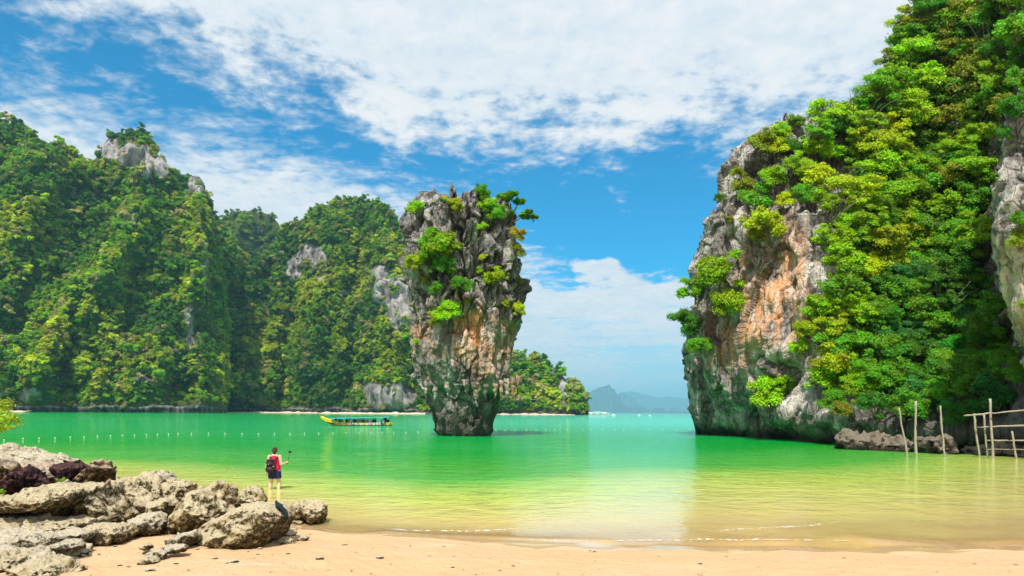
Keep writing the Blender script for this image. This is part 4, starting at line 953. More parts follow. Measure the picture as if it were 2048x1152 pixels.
# forest on the hills: the largest crowns are things, the rest one mass
ftree = bpy.data.node_groups.new('forest_points', 'GeometryNodeTree')
ftree.interface.new_socket('Geometry', in_out='INPUT', socket_type='NodeSocketGeometry'); ftree.interface.new_socket('Geometry', in_out='OUTPUT', socket_type='NodeSocketGeometry')
g = NT(ftree); gi, go = g.n('NodeGroupInput'), g.n('NodeGroupOutput')
def named(nm, ty):
    nd = g.n('GeometryNodeInputNamedAttribute', data_type=ty); nd.inputs['Name'].default_value = nm; return nd.outputs['Attribute']
ci = g.n('GeometryNodeCollectionInfo', {'Separate Children': True, 'Reset Children': True}); ci.inputs['Collection'].default_value = fcol
iop = g.n('GeometryNodeInstanceOnPoints', {'Points': gi.outputs[0], 'Instance': ci.outputs[0], 'Pick Instance': True, 'Instance Index': named('variant', 'INT'), 'Rotation': named('turn', 'FLOAT_VECTOR'), 'Scale': named('size', 'FLOAT_VECTOR')})
ftree.links.new(iop.outputs[0], go.inputs[0])
def forest(hill, n, rmin, rmax, seed, label, things=0, thing_label='', tone=1.0, dry=1.0, kill=0.55):
    me, V, rock, T = hill; rng = np.random.default_rng(seed)
    ok = (T < 1.06) & (T > 0.012)
    wq = np.where(ok, np.where(rock > .42, .04, 1.0), 0)[:-1, :-1]
    A = V[:-1, :-1]; a = V[1:, :-1] - A; b = V[:-1, 1:] - A
    # weight by the area that faces the beach plus some of the whole area
    cr = np.cross(a, b); ar = 0.35 * np.linalg.norm(cr, axis=-1) + np.abs(cr[..., 1]); pr = (ar * wq); pr = (pr / pr.sum()).ravel()
    k = rng.choice(pr.size, n, p=pr); u, v = rng.random((2, n, 1))
    pt = A.reshape(-1, 3)[k] + u * a.reshape(-1, 3)[k] + v * b.reshape(-1, 3)[k]
    pt = pt[pt[:, 2] > 1.5]; n = len(pt)
    zone = fbm(pt / 70., 3, seed); zone2 = fbm(pt / 30., 3, seed + 1); mix_ = rng.normal(size=n) * .22 + zone * 0.9
    size = (rmin + (rmax - rmin) * rng.random(n) ** 2.2) * (1 + .35 * np.clip(zone2 * 2, -1, 1))
    cols = np.array([(.04, .16, .014), (.10, .30, .010), (.24, .45, .010), (.42, .52, .012), (.36, .37, .03), (.40, .36, .13)])
    t = np.clip(0.42 + mix_ * 1.0, 0, 1) * 3.3; dryf = rng.random(n) < np.clip(.08 + zone2 * .5, .01, .45) * dry
    i0 = np.clip(t.astype(int), 0, 2); f = (t - i0)[:, None]; c = cols[i0] * (1 - f) + cols[i0 + 1] * f; c = np.clip(c, .01, 1)
    c[dryf] = cols[4 + (rng.random(dryf.sum()) < .5)]; c = c * (0.7 + .75 * rng.random((n, 1))) * tone
    names = np.where(dryf, 'dry brownish', np.where(t > 2.1, 'bright green', np.where(t > 1.1, 'green', 'dark')))
    order = np.argsort(-size * (600 / pt[:, 1])); big_ = order[:things]; rest = order[things:]
    for j in big_:
        z = pt[j, 2]; where = 'near the waterline' if z < 60 else ('on the middle slope' if z < 150 else 'near the ridge')
        e = plant('forest_tree', tuple(pt[j]), (0, -.35, 1), float(size[j]), (*c[j], 1), f'{names[j]} rounded tree {where} of {thing_label}', 'tree', f'{names[j]} trees {where} of {thing_label}', rng, rng.random() * 6.28)
    m = len(rest); me = bpy.data.meshes.new('forest'); me.vertices.add(m); me.vertices.foreach_set('co', (pt[rest] - [0, 0, .0]).astype(np.float32).ravel())
    at = me.attributes.new('variant', 'INT', 'POINT'); at.data.foreach_set('value', rng.integers(0, 8, m).astype(np.int32))
    at = me.attributes.new('turn', 'FLOAT_VECTOR', 'POINT'); at.data.foreach_set('vector', np.stack([.35 + .25 * rng.normal(size=m), .25 * rng.normal(size=m), rng.random(m) * 6.28], -1).astype(np.float32).ravel())
    sz = size[rest][:, None] * np.array([1, 1, 1.0]) * (0.85 + .3 * rng.random((m, 3))); at = me.attributes.new('size', 'FLOAT_VECTOR', 'POINT'); at.data.foreach_set('vector', sz.astype(np.float32).ravel())
    at = me.attributes.new('tint', 'FLOAT_COLOR', 'POINT'); at.data.foreach_set('color', np.concatenate([c[rest], np.ones((m, 1))], 1).astype(np.float32).ravel())
    o = tag(link('forest', me), label, 'forest', kind='stuff'); md = o.modifiers.new('trees', 'NODES'); md.node_group = ftree
forest(hillA, 13000, 1.9, 6.6, 1, 'dense mixed jungle covering the tall left hill', 100, 'the tall left hill')
forest(hillB, 11000, 1.9, 6.6, 2, 'dense mixed jungle covering the broad hill behind the boat', 60, 'the broad hill behind the boat', 0.92)
forest(hillC, 900, 4.5, 9.0, 3, 'dark jungle on the small domed hill in the gap', 0, '', .7, .2)
forest(hillE, 1300, 2.6, 7.5, 4, 'mixed jungle on the low headland behind the tower', 18, 'the low headland behind the tower', 1.0, 1.7)

# ------------------------------------------------------------------ foreground rocks
_ico = {}
def ico(n):
    if n not in _ico:
        bm = bmesh.new(); bmesh.ops.create_icosphere(bm, subdivisions=n, radius=1); bm.verts.ensure_lookup_table()
        _ico[n] = (np.array([v.co[:] for v in bm.verts]), np.array([[v.index for v in f.verts] for f in bm.faces])); bm.free()
    return _ico[n]
def boulder(box, D, depth, mat, label, seed, cuts=9, strata=0.0, rough=0.10, tilt=0.0, sink=0.12, power=3.0, lean=0.0, peak=0.0, sub=5, group='rocks on the beach', yaw=None, cutd=(.62, .95), name='boulder', under=0.0, planes=(), prof=None):
    """one rock filling a photo box (x0, y0, x1, y1) at distance D; tilt rolls it in the picture, strata gives bedding ledges"""
    if prof: box = (min(q[0] for q in prof), min(q[1] for q in prof), max(q[0] for q in prof), max(q[2] for q in prof)); power = 4.5; cuts = 2
    x0, y0, x1, y1 = box; rng = np.random.default_rng(seed); u, F = ico(sub)
    w_, h_ = (x1 - x0) / FPX * D, (y1 - y0) / FPX * D
    p = u / ((np.abs(u) ** power).sum(1) ** (1 / power))[:, None]
    for n in planes:
        d = n[3]; n = np.array(n[:3]); n = n / np.linalg.norm(n); p = p - n * np.maximum(p @ n - d, 0)[:, None] * .96
    rough *= 1.35
    for i in range(cuts):
        n = rng.normal(size=3); n[1] = -abs(n[1]) if rng.random() < .6 else n[1]; n /= np.linalg.norm(n); d = cutd[0] + (cutd[1] - cutd[0]) * rng.random()
        e = p @ n - d; p = p - n * np.maximum(e, 0)[:, None] * 0.92
    if peak: p[:, 2] += peak * np.exp(-((p[:, 0] - lean) ** 2) / .12) * np.clip(p[:, 2], 0, 1); p[:, 0] *= 1 - 0.35 * np.clip(p[:, 2], 0, 1) * peak
    p[:, 0] += lean * .35 * p[:, 2] * (p[:, 2] > 0)
    if under: p[:, :2] *= (1 - under * sst(-p[:, 2], -.15, .7))[:, None]
    if tilt:
        c, s_ = math.cos(tilt), math.sin(tilt); p = np.stack([p[:, 0] * c - p[:, 2] * s_, p[:, 1], p[:, 0] * s_ + p[:, 2] * c], 1)
    half = np.array([w_ / 2, depth / 2, h_ / 2])
    lo, hi = p.min(0), p.max(0); p = (p - (lo + hi) / 2) / ((hi - lo) / 2) * half
    if prof:                                            # shape the outline: tops and undersides follow the profile
        xx = x0 + (p[:, 0] / half[0] + 1) / 2 * (x1 - x0); f = (p[:, 2] / half[2] + 1) / 2
        yt = np.interp(xx, [q[0] for q in prof], [q[1] for q in prof]); yb = np.interp(xx, [q[0] for q in prof], [q[2] for q in prof])
        back = np.clip(p[:, 1] / half[1], -1, 1); yt = yt + 0.10 * (yb - yt) * (back < 0) * back ** 2
        p[:, 2] = -((yb + (yt - yb) * f) - (y0 + y1) / 2) / FPX * D; p[:, 1] += 0.10 * depth * (1 - f)
    S_ = min(w_, h_, depth); q = p / S_ + seed * 3.1
    nr = p / half ** 2; nr /= np.linalg.norm(nr, axis=1)[:, None] + 1e-9
    dsp = rough * S_ * (0.9 * fbm(q * 1.3, 3, seed) + 0.55 * ridged(q * 2.6, 3, seed + 1) - .25)
    f1, f2, cid, tl = worley(q * [2.4, 2.4, 3.2] + .6 * fbm(q * 2, 2, seed)[:, None], seed + 2); dsp += rough * S_ * (0.9 * (cid - .5) + .8 * tl)
    a1, a2, ac, _ = worley(q * 6.5, seed + 3); dsp -= rough * S_ * .5 * (1 - sst(a1, .1, .45)) * sst(fbm(q * 1.2, 2, seed + 5), -.15, .25)
    dsp += rough * S_ * .30 * fbm(q * 9, 3, seed + 4)
    if strata:
        lay = p[:, 2] / (h_ * strata) + .5 * fbm(q * [.5, .5, .3], 2, seed + 6) + p[:, 0] / w_ * .6; fr = lay - np.floor(lay)
        prot = (_h(np.floor(lay).astype(np.int64), np.zeros(len(lay), np.int64), np.zeros(len(lay), np.int64), seed) & 255) / 255.
        dsp += S_ * .20 * (prot - .5) - S_ * .13 * np.exp(-((fr - .06) / .10) ** 2)
    p = p + nr * dsp[:, None]
    a = np.array([max(x0, -400) + (x1 - x0) / 2]); cen = P((x0 + x1) / 2, (y0 + y1) / 2, D + depth * .30)
    me = mesh_np(name, p, F, [mat]); o = link(name, me, None, tuple(cen)); tag(o, label, 'rock', group)
    return o
B = boulder
B(None, 13.6, 2.2, M_b4, 'flat pale topped slab with a pointed right end, highest rock at the left edge', 1, strata=.42, rough=.10, prof=[(-60, 892, 946), (0, 893, 946), (31, 893, 942), (55, 903, 938), (92, 902, 932), (113, 911, 938), (128, 924, 934)])
B((16, 925, 126, 992), 13.0, 1.6, M_b2, 'smooth tan rock face directly below the pale topped slab', 2, rough=.06, cuts=12)
B((-60, 930, 22, 1014), 12.2, 1.2, M_b2, 'brown rock at the left edge beside the purple crusted rock', 3)
B((8, 940, 74, 994), 12.5, .9, M_b3, 'purple crusted rock in front of the tan rock face', 4, rough=.16)
B((120, 934, 166, 976), 13.4, .7, M_b3, 'small purple rock with a green sprig, left of the upright knob', 5, rough=.16)
B(None, 13.6, .7, M_b2, 'upright tan rock leaning right like a thumb', 6, rough=.12, prof=[(150, 966, 976), (165, 955, 977), (180, 942, 976), (192, 930, 972), (197, 920, 968), (206, 921, 960), (212, 928, 950), (217, 938, 948)])
B(None, 11.2, 2.0, M_b1, 'long layered ledge rock overhanging to the right', 7, strata=.24, rough=.10, prof=[(-40, 1008, 1044), (0, 1010, 1046), (51, 985, 1044), (68, 974, 1040), (110, 976, 1036), (143, 977, 1030), (165, 975, 1014), (184, 974, 992)])
B(None, 10.6, 2.0, M_b1, 'layered rock shelf under the overhanging ledge', 8, strata=.30, rough=.12, prof=[(-60, 1028, 1084), (0, 1030, 1083), (60, 1036, 1080), (110, 1040, 1073), (150, 1038, 1065), (179, 1042, 1054)])
B(None, 11.9, 1.2, M_b1, 'brown slanting rock leaning against the overhanging ledge', 9, rough=.09, prof=[(156, 1006, 1030), (165, 985, 1044), (180, 976, 1050), (200, 974, 1052), (212, 990, 1053), (230, 1012, 1054), (246, 1032, 1054)])
B((160, 1050, 262, 1082), 10.9, .9, M_b1, 'low flat stone lying on sand below the slanting rock', 10, rough=.10)
B((200, 954, 256, 1006), 15.0, 1.2, M_b1, 'rounded pale rock behind the slanting rock', 11)
B(None, 14.2, 1.6, M_b1, 'broad pitted rock below the pointed pale rock', 12, rough=.12, prof=[(233, 968, 1014), (245, 960, 1018), (262, 957, 1019), (290, 958, 1015), (320, 975, 1011), (338, 992, 1006)])
B(None, 15.4, 1.3, M_b4, 'pointed pale rock at the back of the rock line', 13, rough=.07, prof=[(288, 972, 988), (298, 956, 990), (306, 944, 992), (314, 942, 992), (326, 953, 992), (346, 970, 990)])
B((330, 962, 380, 1012), 14.8, 1.2, M_b1, 'pale blocky rock right of the pointed rock', 14)
B((252, 1006, 302, 1034), 13.2, .8, M_b2, 'small pinkish rock between the larger boulders', 15, sub=4)
B((262, 1028, 330, 1068), 11.7, .9, M_b4, 'rounded pale stone at the left foot of the big tilted boulder', 16, rough=.07)
B((300, 1000, 345, 1036), 12.9, .8, M_b1, 'small dark rock left of the big tilted boulder', 17, sub=4)
B(None, 12.2, 1.5, M_b1, 'big tilted boulder with a dark pitted right face', 18, rough=.075, prof=[(326, 1052, 1068), (350, 1030, 1071), (375, 1008, 1072), (400, 985, 1068), (420, 968, 1060), (437, 966, 1052), (447, 984, 1044), (458, 1004, 1032)])
big_rock = B(None, 11.1, 1.5, M_b1, 'largest smooth topped boulder with the dark cloth on it', 19, rough=.05, prof=[(378, 1064, 1080), (410, 1050, 1089), (440, 1036, 1092), (470, 1022, 1094), (500, 1012, 1094), (530, 1006, 1092), (550, 1006, 1082), (563, 1014, 1062), (572, 1028, 1046)])
B(None, 17.6, 1.1, M_b1, 'rounded boulder standing in the shallows behind the largest boulder', 20, rough=.10, prof=[(465, 1000, 1013), (480, 986, 1015), (497, 976, 1016), (510, 985, 1015), (523, 1003, 1010)])
B((578, 1004, 622, 1047), 15.2, .8, M_b1, 'left lump of the twin boulder at the edge of the water', 21, rough=.09, power=2.4, cuts=5)
B((604, 1004, 650, 1046), 15.1, .8, M_b1, 'right lump of the twin boulder at the edge of the water', 22, rough=.09, power=2.4, cuts=5)
B((450, 1010, 494, 1036), 14.4, .8, M_b1, 'low dark rock between the tilted and the largest boulder', 23, sub=4)
B((544, 1056, 590, 1078), 12.4, .5, M_b1, 'dark flat stone at the right foot of the largest boulder', 24, sub=4)
B((342, 1066, 390, 1102), 10.7, .6, M_b4, 'pale stone at the left foot of the largest boulder', 25, sub=4)
B((326, 1090, 370, 1107), 10.1, .4, M_b4, 'thin flat pale stone lying beside the pale stone', 26, sub=4)
B((296, 1102, 330, 1120), 9.8, .3, M_b4, 'small grey stone leaning on another on the sand', 27, sub=4)
B((280, 1112, 320, 1131), 9.6, .35, M_b1, 'pitted small stone nearest to the camera on the sand', 28, sub=4)
B((552, 1078, 588, 1096), 11.4, .35, M_b1, 'small pale stone right of the largest boulder', 29, sub=4)
B((596, 1072, 616, 1082), 12.0, .25, M_b1, 'little stone alone on the wet sand', 30, sub=3)
B((280, 1088, 304, 1100), 10.3, .25, M_b1, 'little dark pebble on the sand between the rocks', 31, sub=3)
B(None, 9.9, 1.5, M_b4, 'grey bedded slab in the lower left corner', 32, strata=.45, rough=.09, prof=[(-60, 1064, 1104), (0, 1066, 1110), (60, 1067, 1112), (110, 1065, 1106), (162, 1068, 1088)])
B(None, 9.2, 1.5, M_b4, 'pale flat topped slab below the grey bedded slab', 33, strata=.40, rough=.10, prof=[(-60, 1088, 1146), (0, 1090, 1148), (60, 1097, 1146), (110, 1087, 1143), (135, 1094, 1142), (147, 1114, 1140)])
B((118, 1083, 164, 1100), 9.7, .6, M_b4, 'thin slab end sticking out right of the grey bedded slab', 38, sub=4)
B((36, 1122, 160, 1175), 8.8, .9, M_b1, 'dark pitted rock cut by the bottom edge of the picture', 34, rough=.13)
B((-50, 1108, 34, 1148), 8.9, .8, M_b1, 'rough pale rock at the bottom left edge', 35, rough=.12)
B((420, 1066, 460, 1096), 10.9, .5, M_b1, 'knobbly low rock at the front of the largest boulder', 36, sub=4)
B((575, 1040, 606, 1050), 15.0, .4, M_b1, 'thin dark stone on the wet sand before the twin boulder', 37, sub=4)
rng = np.random.default_rng(12); sorted_chips = []
for i, (px, py) in enumerate([(455, 1130), (470, 1128), (395, 1098), (515, 1108), (576, 1107), (352, 1128), (690, 1090), (230, 1095), (640, 1122), (760, 1118), (1180, 1100), (1186, 1102), (620, 1068), (1400, 1128), (520, 1095), (486, 1088), (430, 1118), (300, 1145), (240, 1130), (905, 1134)]):
    D = ground_hit(px, py); u, F = ico(2); r = .02 + .03 * rng.random(); p = u * [r * 1.3, r, r * .6]; p = p + u * (r * .35 * fbm(u * 1.5 + i, 2, i))[:, None]
    c = P(px, py, D); sorted_chips.append((px, tag(link('pebble', mesh_np('pebble', p, F, [M_b4 if i % 2 else M_b1]), None, (c[0], c[1], bed(c[0], c[1]) + r * .2)), 'small stone chip lying on the open sand', 'pebble', 'stone chips on the sand')))
rng = np.random.default_rng(31); V, F, cnt = [], [], 0
for i in range(170):                                                    # bits of bark, coral grit and leaf litter washed up on the sand
    px = 60 + 1980 * rng.random(); py = 1092 + 60 * rng.random() ** .7; D = ground_hit(px, py); c = P(px, py, D); z = float(bed(c[0], c[1]))
    if z < .05: continue
    l = .010 + .035 * rng.random() ** 3; a = rng.random() * 3.14; d = np.array([math.cos(a), math.sin(a), .1 * rng.normal()]) * l; e_ = np.array([-math.sin(a), math.cos(a), 0]) * l * (.25 + .3 * rng.random()); b = np.array([c[0], c[1], z + .004])
    V += [b - d, b + e_, b + d, b - e_, b + [0, 0, l * .35]]; F += [(cnt, cnt + 1, cnt + 4), (cnt + 1, cnt + 2, cnt + 4), (cnt + 2, cnt + 3, cnt + 4), (cnt + 3, cnt, cnt + 4)]; cnt += 5
tag(link('debris', mesh_np('debris', np.array(V), np.array(F), [flat('driftwood', (.22, .13, .075), .95, .6, 9)], False)), 'brown bits of bark and grit scattered over the sand', 'debris', kind='stuff')
for i, (_, o) in enumerate(sorted(sorted_chips, key=lambda q: q[0])): o['label'] = f"{ORD[i]}{' one' if i == 0 else ' from left'} of the small stone chips lying on the sand"
# rocks at the foot of the right cliff
for i, (bx, D, lb) in enumerate([((1680, 868, 1745, 908), 48, 'pale rough rock at the foot of the cliff, left of the poles'), ((1720, 870, 1775, 908), 47.5, 'second rough rock along the cliff foot'), ((1765, 876, 1822, 910), 46, 'low dark rock behind the leaning pole'), ((1840, 874, 1872, 912), 44, 'knobbly brown rock between the two upright poles'), ((1868, 878, 1902, 914), 43.5, 'knobbly brown rock behind the third pole'), ((1944, 892, 2000, 924), 42, 'dark boulder behind the pole fence'), ((1990, 890, 2060, 926), 41.5, 'dark flat boulder at the right end of the pole fence')]):
    B(bx, D, 3.0, M_b5, lb, 60 + i, rough=.16, group='rocks at the cliff foot', sub=4)
# sprigs between the rocks
for px, py, r, D, lb in [(127, 962, 12, 12.9, 'tiny green sprig beside the small purple rock'), (3, 985, 12, 11.9, 'tiny green sprig at the left edge below the brown rock')]:
    R = r / FPX * D; plant('shrub', tuple(P(px, py + r * .6, D)), (0, -.2, 1), R, (.25, .42, .01, 1), lb, 'plant', None, vrng)
# leafy tree whose branch enters at the left edge
rng = np.random.default_rng(8); Dl = 12.0
cs = [P(x, y, Dl + rng.normal() * .25) for x, y in [(6, 845), (-20, 850), (26, 842), (-5, 862), (-30, 870), (8, 812), (-25, 820), (-50, 835), (-60, 870), (2, 826), (-70, 850), (-40, 800)]]
root = np.array([-11.3, Dl + .3, bed(-11.3, Dl + .3, False) - .1]); e = empty('broadleaf_tree', tuple(root)); tag(e, 'sunlit lime branch reaching in at the left edge above the rocks', 'tree')
c = link('crown', leaf_mesh('crown', [M_leaf], [x - root for x in cs], [.19] * len(cs), 1500, .034, rng, .8, .4), e); c.color = (.30, .46, .01, 1)
limbs([x - root for x in cs[:8]], rng, fork=(.4, 0, 1.2), r0=.05).build('trunk', M_bark, e)

# dark cloth draped over the largest boulder
ncl = 26; a_, b_ = np.meshgrid(np.linspace(0, 1, ncl), np.linspace(0, 1, ncl)); 
cx_ = 551 + 24 * a_; cyy = 1001 + 24 * a_ ** 1.7 + 11 * (1 - b_) ** 1.2 * (1 - .3 * a_)
rv = np.array([v.co[:] for v in big_rock.data.vertices]) + np.array(big_rock.location); rx, ry_ = proj(rv)
Dcl = np.zeros(cx_.shape)
for i in range(ncl):
    for j in range(ncl):
        d2 = (rx - cx_[i, j]) ** 2 + (ry_ - cyy[i, j]) ** 2; near_ = d2 < max(40.0, d2.min() + 20); Dcl[i, j] = rv[near_, 1].min()
for it in range(8): Dcl[1:-1, 1:-1] = (Dcl[:-2, 1:-1] + Dcl[2:, 1:-1] + Dcl[1:-1, :-2] + Dcl[1:-1, 2:] + Dcl[1:-1, 1:-1]) / 5
V = P(cx_, cyy, Dcl - .07); V = V + (.02 * fbm(V * 9, 3, 4))[..., None] * [1, 1, 1.5]
th_ = V.copy(); th_[..., 2] -= .035; th_[..., 1] += .03
Vf = np.concatenate([V.reshape(-1, 3), th_.reshape(-1, 3)]); gf = grid_faces(ncl, ncl); i_ = np.arange(ncl)
edge = np.concatenate([i_, i_[1:] * ncl + ncl - 1, (ncl - 1) * ncl + i_[::-1][1:], i_[::-1][1:-1] * ncl]); e2 = np.roll(edge, -1)
M_cloth = flat('dark_cloth', (.008, .028, .03), .9, .4, 20)
tag(link('cloth', mesh_np('cloth', Vf, [np.concatenate([gf, gf[:, ::-1] + ncl * ncl, np.stack([edge, e2, e2 + ncl * ncl, edge + ncl * ncl], 1)])], [M_cloth])), 'dark teal cloth draped over the right end of the largest boulder', 'cloth')

# ------------------------------------------------------------------ wooden poles at the right
M_pole = flat('weathered_wood', (.33, .28, .225), .9, .45, 5)
def pole(pts, r, label, name='pole', group='wooden poles standing in the water', cat='pole'):
    V = np.array([P(x, y, d) for x, y, d in pts]); o = V[-1]; q = np.linspace(0, len(V) - 1, 14); c = np.stack([np.interp(q, range(len(V)), V[:, k]) for k in range(3)], -1)
    rg = np.random.default_rng(int(pts[0][0])); c = c + rg.normal(size=c.shape) * .012
    mb = MB(); mb.tube(c - o, np.linspace(r * .7, r * .92, 14) * (1 + .12 * rg.normal(size=14)), 9)
    return tag(mb.build(name, M_pole, None, tuple(o), smooth=True), label, cat, group)
pole([(1798, 815, 40), (1806, 862, 40), (1812, 895, 40), (1816, 925, 40)], .065, 'leaning pole standing in the water, leftmost of the row')
pole([(1832, 802, 40), (1831, 850, 40), (1831, 885, 40), (1833, 928, 40)], .085, 'straight thick upright pole next to the leaning one')
pole([(1881, 811, 40.5), (1883, 850, 40.5), (1887, 885, 40.5), (1889, 922, 40.5)], .07, 'slightly bent pole in front of the knobbly brown rock')
fence = empty('pole_fence', tuple(P(1985, 922, 39.5))); tag(fence, 'rickety pole fence with four rails in the water at the right edge', 'fence')
fo = np.array(fence.location)
def fpart(name, pts, r):
    V = np.array([P(x, y, d) for x, y, d in pts]) - fo; q = np.linspace(0, len(V) - 1, 12); c = np.stack([np.interp(q, range(len(V)), V[:, k]) for k in range(3)], -1)
    rg = np.random.default_rng(int(pts[0][1])); c += rg.normal(size=c.shape) * .010; mb = MB(); mb.tube(c, r * .82 * (1 + .12 * rg.normal(size=12)), 8); mb.build(name, M_pole, fence, smooth=True)
fpart('post', [(1948, 827, 40), (1952, 865, 40), (1961, 926, 40)], .07); fpart('post', [(1968, 830, 39.8), (1971, 870, 39.8), (1977, 926, 39.8)], .06)
fpart('post', [(1980, 798, 39.3), (1982, 850, 39.3), (1987, 930, 39.3)], .075); fpart('post', [(2024, 863, 38.6), (2028, 890, 38.6), (2034, 926, 38.6)], .065)
fpart('post', [(2075, 800, 38.0), (2078, 870, 38.0), (2082, 930, 38.0)], .07)
fpart('rail', [(1928, 832, 39.6), (1980, 827, 39.1), (2100, 815, 37.8)], .05); fpart('rail', [(1952, 855, 39.8), (2020, 852, 39), (2100, 850, 37.9)], .055)
fpart('rail', [(1974, 881, 39.5), (2040, 881, 38.7), (2100, 881, 37.9)], .045); fpart('rail', [(1974, 899, 39.5), (2040, 899, 38.7), (2100, 900, 37.9)], .03)

# ------------------------------------------------------------------ float line
M_buoy = flat('white_float', (.66, .66, .63), .5, .05)
fm = MB(); fm.ball((0, 0, 0.03), (.07, .07, .05), 10); fm.tube([(0, 0, .07), (0, 0, .085)], [.03, .025], 6); fmesh = fm.mesh('float', M_buoy, True)
lefts = [(8, 881), (46, 878), (78, 877), (110, 876.5), (141, 875), (168, 874.8), (195, 872.5), (221, 872), (245, 871), (269, 870.5), (293, 869.5), (315, 869), (337, 868), (356, 867.3), (383, 867), (417, 867.2), (450, 867), (484, 867.4), (517, 867.8), (549, 867.2), (580, 867.4), (609, 867), (637.5, 866.5), (666, 866.2), (692, 865.6), (718, 865.4), (742, 865.4), (764, 865.2), (787, 865), (812, 865), (836, 864.5)]
rights = [(992, 860.5), (1010, 860.2), (1030, 860.2), (1053, 859.8), (1072, 859.7), (1091, 859.6), (1110, 859.6), (1134, 859.5), (1165, 859.4), (1182, 859.3), (1204, 859.5), (1231, 859.5), (1247, 859.3), (1264, 859.2), (1297, 859), (1326, 858.8), (1354, 858.8), (1380, 858.6)]
floats = {}
for side, L in (('left', lefts), ('right', rights)):
    for x, y in L:
        D = HC / ((y - CY - (x - CX) * ROLL) / FPX); c = P(x, y, D)
        s_ = 0.95 if side == 'left' else 0.9
        o = link('buoy', fmesh, None, (c[0], c[1], 0.0), (0, 0, x), s_)
        part_ = 'right of the rock tower' if side == 'right' else 'left of the wading person' if x < 530 else 'between the wading person and the boat' if x < 640 else 'below the boat' if x < 785 else 'beside the left of the rock tower'
        tag(o, part_, 'buoy', 'white floats ' + part_); floats.setdefault(part_, []).append(o)
for part_, L in floats.items():
    for i, o in enumerate(L): o['label'] = f"{ORD[i]}{' one' if i == 0 else ' from left'} of the small white floats {part_}"

# ------------------------------------------------------------------ the wading person
def capsules(pts_r, n=12):
    mb = MB()
    for pts, rr in pts_r: 
        q = np.linspace(0, len(pts) - 1, 6 * (len(pts) - 1) + 1); c = np.stack([np.interp(q, range(len(pts)), np.array(pts, float)[:, k]) for k in range(3)], -1)
        r = np.interp(q, range(len(pts)), rr); mb.tube(c, r, n); mb.ball(c[0], (r[0],) * 3, n); mb.ball(c[-1], (r[-1],) * 3, n)
    return mb
def fused(mb, name, mat, parent, vox, smooth=4):
    o = mb.build(name, mat, parent, smooth=True)
    m = o.modifiers.new('fuse', 'REMESH'); m.mode = 'VOXEL'; m.voxel_size = vox; m.use_smooth_shade = True
    if smooth: s_ = o.modifiers.new('smooth', 'SMOOTH'); s_.factor = .5; s_.iterations = smooth
    return o
M_skin = flat('skin', (.62, .36, .25), .5, .08, 10)
M_hair = flat('hair', (.05, .022, .015), .7, .4, 40)
M_shirt = flat('red_shirt', (.48, .008, .06), .8, .15, 12)
M_short = flat('navy_shorts', (.007, .013, .085), .8, .25, 12)
M_bag = flat('black_nylon', (.022, .016, .018), .6, .3, 20)
M_plast = flat('black_plastic', (.012, .012, .013), .4, .1)
M_white = flat('white_print', (.7, .7, .7), .6, .05)
pD = 21.8; pc = P(549, 983, pD); feet_z = float(bed(pc[0], pc[1], False)); top_z = float(P(549, 895.5, pD)[2]); Hh = top_z - feet_z
person = empty('person', (pc[0], pc[1], feet_z)); tag(person, 'person in a red tank top and navy shorts wading away with a selfie stick', 'person')
k_ = Hh / 1.72
def sc(l): return [tuple(k_ * x for x in p) for p in l]
def cap(l, r): return (sc(l), [k_ * x for x in r])
LSH, RSH = (-.185, 0, 1.41), (.185, 0, 1.41)
LEL, LWR = (-.265, -.03, 1.13), (-.30, .05, .89); REL, RWR = (.245, -.07, 1.14), (.335, .13, 1.19)
body = [cap([(0, 0, .93), (0, 0, 1.08), (0, .0, 1.25), (0, .0, 1.38)], [.135, .125, .14, .11]), cap([(-.07, 0, 1.28), (-.09, 0, 1.0)], [.10, .10]), cap([(.07, 0, 1.28), (.09, 0, 1.0)], [.10, .10]),
        cap([LSH, (-.08, 0, 1.42), (.08, 0, 1.42), RSH], [.062, .07, .07, .062]), cap([(0, 0, 1.40), (0, .012, 1.52)], [.062, .055]),
        cap([(0, .015, 1.60), (0, .02, 1.62)], [.085, .085]), cap([(0, .03, 1.55), (0, .06, 1.535)], [.06, .05]), cap([(0, .02, 1.645), (0, -.005, 1.64)], [.075, .075]),
        cap([(0, .10, 1.59), (0, .118, 1.575)], [.014, .013]), cap([(-.082, .01, 1.60), (-.088, 0, 1.585)], [.014, .012]), cap([(.082, .01, 1.60), (.088, 0, 1.585)], [.014, .012]),
        cap([LSH, LEL], [.058, .044]), cap([LEL, (-.285, .0, 1.02), LWR], [.043, .044, .029]), cap([RSH, REL], [.058, .045]), cap([REL, (.29, .02, 1.165), RWR], [.044, .045, .029]),
        cap([LWR, (-.307, .07, .82)], [.032, .034]), cap([RWR, (.36, .19, 1.20)], [.031, .033])]
# left hand, fingers hanging, thumb forward
for i, (dx, ln) in enumerate([(.024, .072), (.008, .082), (-.008, .078), (-.022, .062)]):
    body.append(cap([(-.307, .07 + dx, .81), (-.31, .075 + dx, .81 - ln * .55), (-.302, .082 + dx, .81 - ln)], [.010, .009, .008]))
body.append(cap([(-.30, .095, .85), (-.29, .115, .82), (-.287, .12, .80)], [.012, .010, .009]))
